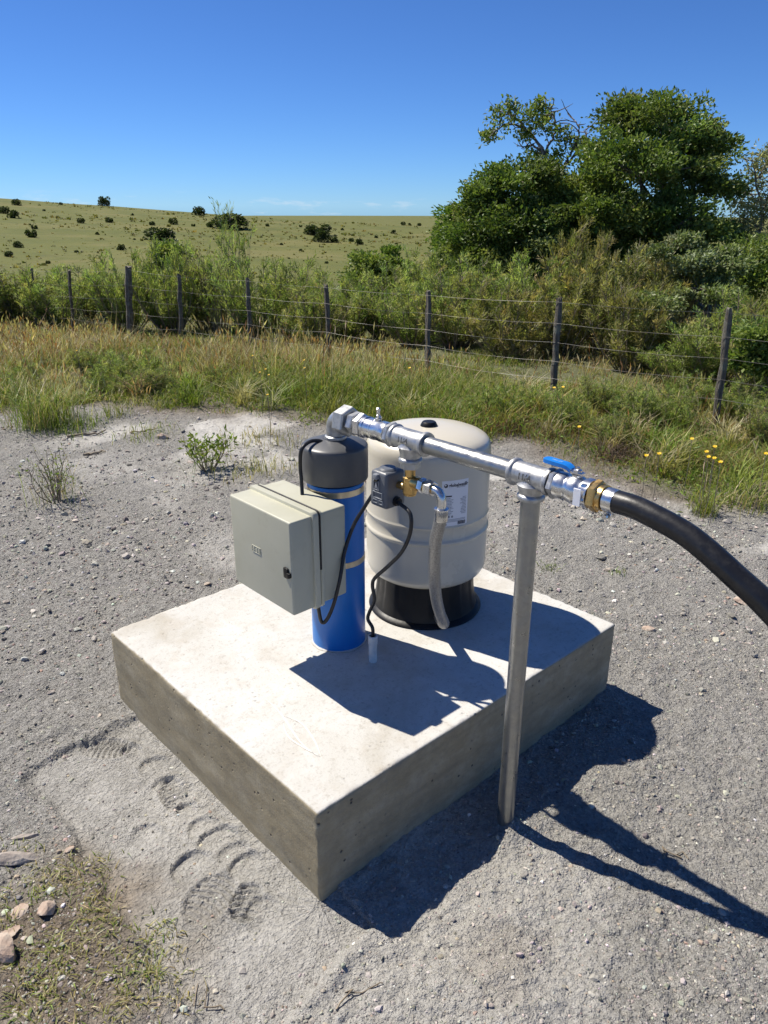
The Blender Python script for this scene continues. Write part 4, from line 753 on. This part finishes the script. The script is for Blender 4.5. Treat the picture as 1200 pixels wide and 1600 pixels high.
FAR = [(26, 321, 11), (8, 334, 13), (22, 341, 15), (127, 349, 10), (171, 348, 10), (50, 371, 15), (29, 387, 12), (14, 401, 11), (54, 358, 8), (152, 367, 6), (164, 322, 17), (190, 391, 12), (250, 375, 33), (311, 337, 17), (327, 355, 9), (271, 351, 12), (238, 352, 8), (302, 354, 6), (358, 357, 40), (418, 354, 6), (497, 367, 30), (503, 378, 24), (522, 379, 12), (561, 382, 12), (549, 378, 8), (470, 392, 5), (207, 337, 5), (69, 330, 4), (95, 320, 5), (470, 355, 5), (440, 383, 5), (510, 412, 6), (555, 405, 5), (535, 360, 5), (588, 372, 6), (615, 365, 8), (600, 390, 8), (655, 348, 6), (640, 352, 5), (630, 349, 7), (120, 395, 6), (75, 412, 7), (210, 375, 4), (300, 395, 5)]
NAMED = {(250, 375): 'large dark bush in the middle of the left hillside', (358, 357): 'widest dark thicket high on the far hillside', (311, 337): 'round bush standing on the skyline left of centre', (164, 322): 'flat dark bush on the skyline near the left', (497, 367): 'upper of two touching dark bushes on the right hillside', (503, 378): 'lower of two touching dark bushes on the right hillside', (26, 321): 'bush on the skyline at the far left', (190, 391): 'dark bush low on the hillside above the second fence post'}
for k, (px, py, wp_) in enumerate(FAR):
    p, s = far_hit(px, py)
    if p is None:
        for q_ in range(1, 16):
            p, s = far_hit(px, py+q_)
            if p is not None: break
    if p is None: continue
    o = bpy.data.objects.new('hillside_bush', BK[k % 3]); COL.objects.link(o); o.location = (p[0], p[1], p[2]-0.1); sc_ = wp_/FPX*s*1.15; wid_ = 1.3 if wp_ > 28 else 1.05
    o.scale = (sc_*wid_, sc_*wid_, sc_*1.05/(1.45 if wp_ > 28 else 1)); o.rotation_euler.z = k*1.3
    tag(o, NAMED.get((px, py), f'small dark round bush {"high on" if s > 230 else "midway up" if s > 140 else "low on"} the far grassy hillside'), 'bush', 'bushes dotted over the far hillside')

def hill_tufts():
    r = np.random.default_rng(88); n = 6500; d = 75*np.exp(r.uniform(0, 1, n)**0.8*math.log(370/75)); a = YAW-np.radians(r.uniform(-34, 12, n)); x = CAM[0]+d*np.cos(a); y = CAM[1]+d*np.sin(a)
    k = fbm(x*0.03, y*0.03, 3, 90)+r.normal(0, 0.25, n) > -0.05; x, y, d = x[k], y[k], d[k]; n = len(x); z = terrain(x, y, False); nb = 6; own = np.repeat(np.arange(n), nb); N = len(own); sz = (0.12+0.15*r.exponential(1, n)).clip(0, 0.6)*np.clip(d/180, 0.7, 1.5)
    B = np.stack([x[own]+r.normal(0, 0.5, N)*sz[own], y[own]+r.normal(0, 0.5, N)*sz[own], z[own]-0.05], 1)
    tc = pick(r, [(0.125, 0.128, 0.028), (0.17, 0.155, 0.04), (0.105, 0.112, 0.024), (0.23, 0.195, 0.07), (0.20, 0.175, 0.055)], n, 0.12); return blades(B, r.uniform(0, 6.28, N), sz[own]*r.uniform(0.6, 1.2, N), sz[own]*0.6, r.uniform(0.1, 0.8, N), tc[own]*(1+r.normal(0, 0.12, (N, 1))))
V, F, C = hill_tufts(); tag(link('hillside_grass', arrmesh('hillside_grass', V, F, np.clip(C, 0.01, 1)), M['grass']), 'coarse grass tussocks scattered over the far hillside', 'grass', kind='stuff')

# ------------------------------------------------------------------ meadow grass
GREEN = [(0.125, 0.185, 0.026), (0.170, 0.235, 0.040), (0.225, 0.275, 0.060)]; STRAW = [(0.38, 0.325, 0.165), (0.30, 0.26, 0.12), (0.48, 0.42, 0.25)]; RUST = [(0.29, 0.165, 0.080), (0.35, 0.215, 0.105), (0.22, 0.125, 0.065)]; OLV = [(0.25, 0.245, 0.068), (0.32, 0.30, 0.09), (0.195, 0.21, 0.05)]
def meadow():
    r = np.random.default_rng(91); parts = []
    n = 54000; d = np.sqrt(r.uniform(3.0**2, 15.5**2, n)); a = YAW-np.radians(r.uniform(-36, 37, n)); x = CAM[0]+d*np.cos(a); y = CAM[1]+d*np.sin(a); gi_ = grass_in(x, y)
    fx = np.interp(y, [-2, 1.4, 5.4, 10.7], [5.3, 5.0, 4.4, 3.85])
    beyond = x-fx
    keep = (gi_ > 0.02) & (r.uniform(0, 1, n) < sstep(gi_, -0.1, 0.5)*0.9+0.1) & (r.uniform(0, 1, n) < np.where(beyond > 0.8, 0.3, 1.0)); x, y, gi_, beyond, d = x[keep], y[keep], gi_[keep], beyond[keep], d[keep]
    # thin out far tufts: they need fewer, wider blades
    k2 = r.uniform(0, 1, len(x)) < np.clip(1.35-d/13, 0.3, 1); x, y, gi_, beyond, d = x[k2], y[k2], gi_[k2], beyond[k2], d[k2]
    m_ = len(x); z = terrain(x, y); dry = 1.9*fbm(x*0.75, y*0.75, 2, 61)+0.6*fbm(x*4, y*4, 2, 62); rust = fbm(x*0.55+9, y*0.55, 3, 63)
    hh_ = (0.075+0.12*sstep(gi_, 0.0, 1.2))*np.clip(0.95+1.5*fbm(x*0.9, y*0.9, 2, 64)+0.8*fbm(x*4.2, y*4.2, 2, 65), 0.28, 2.3)*r.uniform(0.6, 1.3, m_)*(1-0.55*sstep(beyond, -1.3, 0.4))
    nb = 15; own = np.repeat(np.arange(m_), nb); N = len(own); B = np.stack([x[own]+r.normal(0, 0.045, N), y[own]+r.normal(0, 0.045, N), z[own]-0.01], 1)
    left = sstep(y, 6.5, 9.5)*(1-sstep(beyond, 0.3, 1.2))
    pd = np.clip(0.08+0.75*dry+0.08*sstep(gi_, 0.6, 1.6)-0.35*(1-sstep(gi_, 0.1, 0.6)), 0.05, 0.85)[own]; pr = np.clip(-0.02+0.75*rust+0.40*left, 0.0, 0.55)[own]
    u = r.uniform(0, 1, N); cols = pick(r, GREEN, N); ol = r.uniform(0, 1, N) < 0.42; cols[ol] = pick(r, OLV, int(ol.sum())); s_ = u < pd; cols[s_] = pick(r, STRAW, int(s_.sum())); q_ = r.uniform(0, 1, N) < pr; cols[q_] = pick(r, RUST, int(q_.sum()))
    dd = d[own]; H_ = hh_[own]*r.uniform(0.45, 1.15, N); H_[s_] *= 1.18
    parts.append(blades(B, r.uniform(0, 2*math.pi, N), H_, (0.0028+0.0008*np.clip(dd-4, 0, 9))*r.uniform(0.6, 1.2, N), r.uniform(0.1, 1.3, N), cols))
    # tussocks standing out of the sward
    k5 = (r.uniform(0, 1, m_) < 0.02) & (gi_ > 0.15) & (beyond < 0.2); T = np.nonzero(k5)[0]; own = np.repeat(T, 60); N = len(own); B = np.stack([x[own]+r.normal(0, 0.035, N), y[own]+r.normal(0, 0.035, N), z[own]-0.01], 1); tk = pick(r, GREEN+GREEN+STRAW+OLV, len(T), 0.15); idx_ = np.repeat(np.arange(len(T)), 60)
    parts.append(blades(B, r.uniform(0, 6.28, N), r.uniform(0.10, 0.30, N), 0.0026+0.0006*d[own], r.uniform(0.3, 1.5, N), np.clip(tk[idx_]*(1+r.normal(0, 0.18, (N, 1))), 0.01, 0.8)))
    # seed heads on long stalks
    k3 = r.uniform(0, 1, m_) < np.clip(0.16+0.5*dry, 0.01, 0.5)*sstep(gi_, 0.35, 1.0); xs, ys, zs_, hs_, ds = x[k3], y[k3], z[k3], hh_[k3], d[k3]; rep = 2; xs, ys, zs_, hs_, ds = [np.repeat(v, rep) for v in (xs, ys, zs_, hs_, ds)]; K = len(xs)
    az_ = r.uniform(0, 2*math.pi, K); ln = r.uniform(0.1, 0.6, K); Hs = hs_*r.uniform(1.15, 1.7, K); Bx = np.stack([xs+r.normal(0, 0.05, K), ys+r.normal(0, 0.05, K), zs_], 1); cs = pick(r, STRAW+RUST[:1], K)
    parts.append(blades(Bx, az_, Hs, np.full(K, 0.0022)+0.0004*ds, ln, cs))
    T = Bx+np.stack([np.cos(az_)*ln*Hs*0.85, np.sin(az_)*ln*Hs*0.85, Hs*0.93*(1-0.25*ln*0.93)], 1); parts.append(leaves(T, np.stack([np.cos(az_)*ln, np.sin(az_)*ln, np.full(K, 0.8)], 1), r.uniform(0.05, 0.11, K), 0.006+0.0011*ds, cs*1.08, 0.2, r))
    # broad-leaved weeds near the edge
    k4 = (gi_ < 1.3) & (r.uniform(0, 1, m_) < 0.10); xs, ys, zs_, hs_ = [np.repeat(v[k4], 34) for v in (x, y, z, hh_)]; K = len(xs); P = np.stack([xs+r.normal(0, 0.07, K), ys+r.normal(0, 0.07, K), zs_+hs_*r.uniform(0.1, 1.0, K)], 1)
    parts.append(leaves(P, unit(r, K)+np.array([0, 0, 0.7]), r.uniform(0.03, 0.06, K), r.uniform(0.007, 0.014, K), pick(r, GREEN, K), 0.2, r))
    return join(parts)
V, F, C = meadow(); tag(link('meadow_grass', arrmesh('meadow_grass', V, F, C), M['grass']), 'tall mixed green and straw grass in front of and beyond the fence', 'grass', kind='stuff')

# ------------------------------------------------------------------ grass clumps and weeds on the bare gravel
def clump(name, px, py, label, n, hh_, sp, pal, seed, cat='grass tuft', group='tufts on the gravel', lean=(0.2, 1.1), wd=0.004, twigs=0, leafn=0, lp=GREEN, leafl=0.03):
    r = np.random.default_rng(seed); c = gpt(px, py); c[2] = tz(c[0], c[1]); e = empty(name, tuple(c), label, cat, group)
    if n:
        B = np.stack([c[0]+r.normal(0, sp, n), c[1]+r.normal(0, sp, n), np.zeros(n)], 1); B[:, 2] = terrain(B[:, 0], B[:, 1])-0.003; V, F, C = blades(B, r.uniform(0, 6.28, n), hh_*r.uniform(0.4, 1.2, n), wd*r.uniform(0.6, 1.3, n), r.uniform(*lean, n), pick(r, pal, n))
        o = link('blades', arrmesh('blades', V, F, C), M['grass'], e); tag(o, kind='stuff')
    if twigs:
        mb = MB(); T = []
        for k in range(twigs):
            a = r.uniform(0, 6.28); p0 = c+np.array([math.cos(a), math.sin(a), 0])*sp*0.3; p0[2] = c[2]-0.01; p1 = c+np.array([math.cos(a)*sp*1.6, math.sin(a)*sp*1.6, hh_*r.uniform(0.6, 1.1)]); S = limb(mb, p0, p1, 0.0035, 0.0012, r, 0.1, 6); T.append(S)
            for j in range(3): i = r.integers(2, 6); q_ = S[i]+np.array([r.normal(0, 0.03), r.normal(0, 0.03), r.uniform(0.02, 0.08)]); limb(mb, S[i], q_, 0.002, 0.0008, r, 0.1, 3); T.append([S[i], q_])
        mb.build('stem', M['stem'], e, 60)
        if leafn:
            P = np.array([T[i][r.integers(len(T[i])//2, len(T[i]))] for i in r.integers(0, len(T), leafn)])+r.normal(0, 0.012, (leafn, 3)); V, F, C = leaves(P, unit(r, leafn)+np.array([0, 0, 0.5]), leafl*r.uniform(0.6, 1.3, leafn), leafl*0.35*r.uniform(0.7, 1.2, leafn), pick(r, lp, leafn), 0.2, r)
            o = link('foliage', arrmesh('foliage', V, F, C), M['feather'], e); tag(o, kind='stuff')
    return e
clump('dry_weed', 88, 785, 'leafless twiggy weed on the gravel at the left edge', 60, 0.30, 0.07, STRAW+GREEN, 101, 'weed', None, wd=0.0025, twigs=14, leafn=160, leafl=0.022)
clump('leafy_weed', 325, 732, 'small leafy green weed on the gravel above the control box', 40, 0.20, 0.08, STRAW+GREEN, 102, 'weed', None, wd=0.0025, twigs=14, leafn=330, leafl=0.042)
clump('grass_tuft', 72, 662, 'big green and straw grass tuft at the left edge of the clearing', 620, 0.36, 0.12, GREEN+GREEN+STRAW, 103)
clump('grass_tuft', 110, 668, 'low green tuft beside the big tuft at the left edge', 300, 0.12, 0.12, GREEN, 104)
clump('grass_tuft', 405, 738, 'low straw tuft behind the casing cap', 180, 0.10, 0.12, STRAW+OLV, 105)
clump('grass_tuft', 410, 690, 'dry low tuft on pale silt above the casing cap', 170, 0.10, 0.14, STRAW+OLV, 106)
clump('grass_tuft', 235, 680, 'low olive tuft beside a pale stone on the gravel', 150, 0.08, 0.12, OLV+GREEN, 107)
clump('grass_tuft', 182, 650, 'small green sprig near the edge of the meadow', 90, 0.14, 0.05, GREEN+OLV, 108)
clump('grass_tuft', 1098, 800, 'lone upright green tuft on the gravel right of the hose fitting', 150, 0.16, 0.035, GREEN+OLV, 109)
clump('grass_tuft', 1168, 790, 'straw and green tuft on the gravel near the right edge', 240, 0.15, 0.08, STRAW+GREEN, 110)
clump('grass_tuft', 858, 890, 'tiny green tuft behind the support leg', 40, 0.03, 0.03, GREEN, 111); clump('grass_tuft', 965, 898, 'tiny green sprig right of the support leg', 30, 0.03, 0.02, GREEN, 112)
BLT = [(30, 1330), (70, 1370), (110, 1360), (60, 1400), (150, 1420), (170, 1450), (140, 1400), (95, 1380), (30, 1500), (60, 1530), (90, 1550), (20, 1560), (50, 1585), (120, 1480), (165, 1435), (200, 1530), (230, 1545), (255, 1520), (215, 1510), (190, 1580), (130, 1580), (240, 1450), (255, 1465), (10, 1450), (100, 1500), (280, 1560), (0, 1400), (160, 1350), (190, 1500), (75, 1480)]
bl = ['creeping green grass on humus', 'sparse dry creeping grass', 'trampled olive grass']
for k, (px, py) in enumerate(BLT):
    pal = [GREEN+OLV, STRAW+OLV, OLV+GREEN+STRAW][k % 3]
    clump('creeping_grass', px, py, f'{bl[k % 3]} in the lower left corner', 48, 0.022, 0.028, pal, 120+k, 'grass tuft', 'creeping grass in the lower left corner', (0.7, 1.7), 0.0024)
clump('dead_tuft', 965, 712, 'grey brown dead tuft at the edge of the meadow', 420, 0.13, 0.09, [(0.15, 0.11, 0.085), (0.22, 0.17, 0.13), (0.10, 0.075, 0.06)], 160, lean=(0.5, 1.6)); clump('dead_tuft', 790, 672, 'dark dead tuft behind the tank dome', 320, 0.12, 0.09, [(0.13, 0.09, 0.07), (0.19, 0.14, 0.11)], 161, lean=(0.5, 1.6)); clump('dead_tuft', 118, 600, 'brown dead tuft in the meadow at the left', 260, 0.16, 0.09, [(0.15, 0.12, 0.09), (0.22, 0.19, 0.15)], 162, lean=(0.4, 1.4))

# ------------------------------------------------------------------ yellow flowers
FL = [(1081, 686, 'a'), (1010, 712, 'b'), (1030, 709, 'b'), (1104, 706, 'a'), (1116, 716, 'a'), (1126, 722, 'a'), (1117, 698, 'a'), (1107, 714, 'a'), (866, 606, 'c'), (880, 605, 'c'), (905, 667, 'd'), (640, 575, 'e'), (415, 577, 'f'), (420, 586, 'f'), (395, 556, 'g'), (476, 575, 'h'), (418, 617, 'f'), (475, 563, 'h'), (406, 582, 'f'), (1197, 709, 'i'), (120, 548, 'j')]
FLL = {'a': 'yellow flower in the cluster near the right edge of the meadow', 'b': 'yellow flower in the pair right of the blue valve lever', 'c': 'yellow flower in the pair beside the eighth fence post', 'd': 'lone yellow flower in the grass above the blue valve lever', 'e': 'lone yellow flower in the grass left of the seventh fence post', 'f': 'small yellow flower in the meadow right of the fifth fence post', 'g': 'tiny yellow flower at the fifth fence post', 'h': 'small yellow flower left of the sixth fence post', 'i': 'yellow flower cut by the right edge', 'j': 'tiny yellow flower in the grass at the far left'}
for k, (px, py, c_) in enumerate(FL):
    zf = 0.34; p = gpt(px, py, zf); gz = tz(p[0], p[1]); e = empty('yellow_flower', (p[0], p[1], gz), FLL[c_], 'flower', 'yellow flowers in the meadow'); d = math.hypot(p[0]-CAM[0], p[1]-CAM[1]); big = 0.0120 if px > 600 else 0.009
    MB().tube([(p[0], p[1], gz), (p[0]+0.01, p[1], (gz+zf)/2), (p[0], p[1], zf)], 0.0016, 5).build('stalk', M['stem'], e)
    mb = MB(); rp = random.Random(k); nrm = Vector((-0.35, -0.1, 1)).normalized(); _, u, v = perp(nrm); o_ = Vector((p[0], p[1], zf))
    for j in range(11):
        a = 2*math.pi*j/11+rp.uniform(-0.1, 0.1); q_ = u*math.cos(a)+v*math.sin(a); s_ = nrm.cross(q_); L = big*rp.uniform(0.9, 1.15)
        mb.add([o_, o_+q_*L*0.55+s_*L*0.22+nrm*0.002, o_+q_*L+nrm*0.004, o_+q_*L*0.55-s_*L*0.22+nrm*0.002], [(0, 1, 2, 3)])
    mb.lathe(o_, nrm, [(big*0.32, 0.0), (big*0.28, 0.004), (0.0, 0.0055)], 8); mb.build('flower_head', M['petal'], e, smooth=False)

# ------------------------------------------------------------------ rocks, twigs
def rock(px, py, size, label, mt, seed, squash=(1, 0.65, 0.4), rz=0.0, group='loose slate stones'):
    r = random.Random(seed); bm = bmesh.new(); bmesh.ops.create_icosphere(bm, subdivisions=2, radius=0.5)
    pl = [(Vector((r.uniform(-1, 1), r.uniform(-1, 1), r.uniform(-1, 1))).normalized(), r.uniform(0.26, 0.42)) for _ in range(11)]
    for v in bm.verts:
        for n_, d_ in pl:
            s = v.co.dot(n_)-d_
            if s > 0: v.co -= n_*s
        v.co += Vector((r.uniform(-1, 1), r.uniform(-1, 1), r.uniform(-1, 1)))*0.012
        v.co = Vector((v.co.x*squash[0], v.co.y*squash[1], v.co.z*squash[2]))*size
    me = bpy.data.meshes.new('rock'); bm.to_mesh(me); bm.free(); o = link('rock', me, mt); p = gpt(px, py); o.location = (p[0], p[1], tz(p[0], p[1])+size*squash[2]*0.18); o.rotation_euler = (r.uniform(-0.2, 0.2), r.uniform(-0.2, 0.2), rz); tag(o, label, 'stone', group)
rock(74, 1424, 0.062, 'pinkish broken stone in the lower left corner', M['rock'], 1, (1, 0.7, 0.6), 0.9); rock(4, 1487, 0.085, 'brown stone cut by the left edge near the lower corner', M['rock'], 2, (1, 0.8, 0.5), 2.0)
rock(28, 1342, 0.13, 'long flat grey stone at the left edge above the creeping grass', M['rock_grey'], 3, (1.2, 0.3, 0.25), -0.65); rock(38, 1305, 0.08, 'thin pale stone sliver above the long flat stone', M['rock_grey'], 4, (1.2, 0.3, 0.2), -0.6)
rock(256, 686, 0.10, 'pale brick sized stone on the gravel left of the casing cap', M['rock'], 5, (1, 0.6, 0.5), -0.7); rock(1013, 986, 0.055, 'flat brown stone right of the slab', M['rock'], 6, (1.2, 0.6, 0.3), -1.0); rock(1163, 942, 0.10, 'reddish slate flake under the black hose', M['rock'], 7, (1.2, 0.6, 0.2), -1.1)
rock(30, 1425, 0.045, 'flat pinkish stone left of the broken stone', M['rock'], 8, (1.2, 0.8, 0.25), 0.3); rock(15, 1460, 0.042, 'flat brown flake above the stone at the left edge', M['rock'], 9, (1.3, 0.8, 0.2), 0.1); rock(80, 1082, 0.028, 'pale pebble on the gravel left of the slab', M['rock_grey'], 10, (1, 0.8, 0.5), 0.3)
rock(300, 925, 0.022, 'dark pebble behind the back left slab edge', M['rock_grey'], 11, (1, 0.8, 0.6)); rock(1090, 742, 0.05, 'brown stone at the meadow edge below the flowers', M['rock'], 12, (1, 0.7, 0.4)); rock(960, 940, 0.03, 'white pebble right of the support leg', M['trowel'], 13, (1, 0.8, 0.5)); rock(108, 1330, 0.03, 'small pinkish stone among creeping grass', M['rock'], 14); rock(1130, 990, 0.03, 'small brown stone near the hose', M['rock'], 15, (1, 0.7, 0.4))
def twig(px1, py1, px2, py2, rr, label, seed):
    r = np.random.default_rng(seed); a = gpt(px1, py1); b = gpt(px2, py2); P = []
    for k in range(8):
        s = k/7; p = a+(b-a)*s+r.normal(0, 0.012, 3); p[2] = tz(p[0], p[1])+rr*0.8+abs(r.normal(0, 0.004)); P.append(p)
    tag(MB().tube(P, [rr*(1-0.5*k/7) for k in range(8)], 7).build('twig', M['stem'], None, 60), label, 'twig', 'dry twigs on the ground')
twig(105, 684, 165, 673, 0.010, 'long dry twig on the gravel at the upper left', 1); twig(130, 712, 168, 706, 0.009, 'dark curved twig below the long twig', 2); twig(198, 677, 245, 672, 0.006, 'pale thin twig beside the pale stone', 3); twig(530, 1575, 580, 1530, 0.0022, 'single straw stalk lying at the bottom edge', 4); twig(1030, 1333, 1078, 1337, 0.0028, 'thin twig beside the hose shadow', 5); twig(350, 1590, 300, 1540, 0.002, 'curled dry stalk near the lower left grass', 6)

# ------------------------------------------------------------------ gravel grains
def gravel(N, seed, fine):
    r = np.random.default_rng(seed); d = 0.85*np.exp(r.uniform(0, math.log(7.0/0.85), N)**1.0); a = YAW-np.radians(r.uniform(-36, 38, N)); x = CAM[0]+d*np.cos(a); y = CAM[1]+d*np.sin(a)
    ok = (grass_in(x, y) < 0.05) & ~((x > -0.01) & (x < SX+0.01) & (y > -0.01) & (y < SY+0.01)); smz = (x > -0.34) & (x < 0) & (y > -0.1) & (y < 0.9); ok &= ~(smz & (r.uniform(0, 1, N) < 0.78)); ok &= r.uniform(0, 1, N) < 0.25+0.75*sstep(fbm(x*2.3, y*2.3, 3, 81), -0.35, 0.25); x, y, d = x[ok], y[ok], d[ok]; n = len(x)
    t_ = (1+5**0.5)/2; ico = np.array([(-1, t_, 0), (1, t_, 0), (-1, -t_, 0), (1, -t_, 0), (0, -1, t_), (0, 1, t_), (0, -1, -t_), (0, 1, -t_), (t_, 0, -1), (t_, 0, 1), (-t_, 0, -1), (-t_, 0, 1)])/1.902
    FI = np.array([(0, 11, 5), (0, 5, 1), (0, 1, 7), (0, 7, 10), (0, 10, 11), (1, 5, 9), (5, 11, 4), (11, 10, 2), (10, 7, 6), (7, 1, 8), (3, 9, 4), (3, 4, 2), (3, 2, 6), (3, 6, 8), (3, 8, 9), (4, 9, 5), (2, 4, 11), (6, 2, 10), (8, 6, 7), (9, 8, 1)])
    if fine: ico = np.array([(1, 0, 0), (0, 1, 0), (-1, 0, 0), (0, -1, 0), (0, 0, 1), (0, 0, -1)], float); FI = np.array([(0, 1, 4), (1, 2, 4), (2, 3, 4), (3, 0, 4), (1, 0, 5), (2, 1, 5), (3, 2, 5), (0, 3, 5)])
    m_ = len(ico); s = 0.0016+0.0010*r.exponential(1, n) if fine else 0.0028+0.0014*r.exponential(1, n)+0.004*(r.uniform(0, 1, n) < 0.06); s = np.minimum(s, 0.011)*np.clip(d/2.0, 0.8, 2.0); S = s[:, None]*r.uniform(0.6, 1.3, (n, 3))*np.array([1, 1, 0.65]); L = ico[None]*S[:, None]*(1+r.normal(0, 0.18, (n, m_, 1))); th = r.uniform(0, 6.28, n); c, q_ = np.cos(th)[:, None], np.sin(th)[:, None]
    V = np.stack([L[..., 0]*c-L[..., 1]*q_+x[:, None], L[..., 0]*q_+L[..., 1]*c+y[:, None], L[..., 2]+(terrain(x, y)+s*0.2)[:, None]], -1).reshape(-1, 3); F = (FI[None]+(np.arange(n)*m_)[:, None, None]).reshape(-1, 3)
    C = pick(r, [(0.34, 0.32, 0.275), (0.47, 0.445, 0.39), (0.24, 0.228, 0.20), (0.66, 0.64, 0.58), (0.38, 0.30, 0.225), (0.12, 0.115, 0.105)], n, 0.14, [0.34, 0.28, 0.18, 0.05, 0.07, 0.08]); return V, F, np.repeat(C, m_, 0)
V, F, C = join([gravel(14000, 77, False), gravel(80000, 78, True)]); tag(link('gravel', arrmesh('gravel', V, F, C), M['stone']), 'loose grey gravel grains strewn over the clearing', 'gravel', kind='stuff')

# ------------------------------------------------------------------ labels that would repeat say which one, counted from the left
def column(o):
    d = np.array(o.matrix_world.translation)-CAM; return float(d@_r)/float(d@_f)
bpy.context.view_layer.update()
ORDN = ORD+['tenth', 'eleventh', 'twelfth', 'thirteenth', 'fourteenth', 'fifteenth', 'sixteenth', 'seventeenth', 'eighteenth', 'nineteenth', 'twentieth']+[f'twenty-{k}' for k in ORD]
same = {}
for o in scene.objects:
    if o.parent is None and o.get('label'): same.setdefault(o['label'], []).append(o)
for lb, os_ in same.items():
    if len(os_) > 1:
        for k, o in enumerate(sorted(os_, key=column)): o['label'] = f'{lb}, {ORDN[k]} from the left'
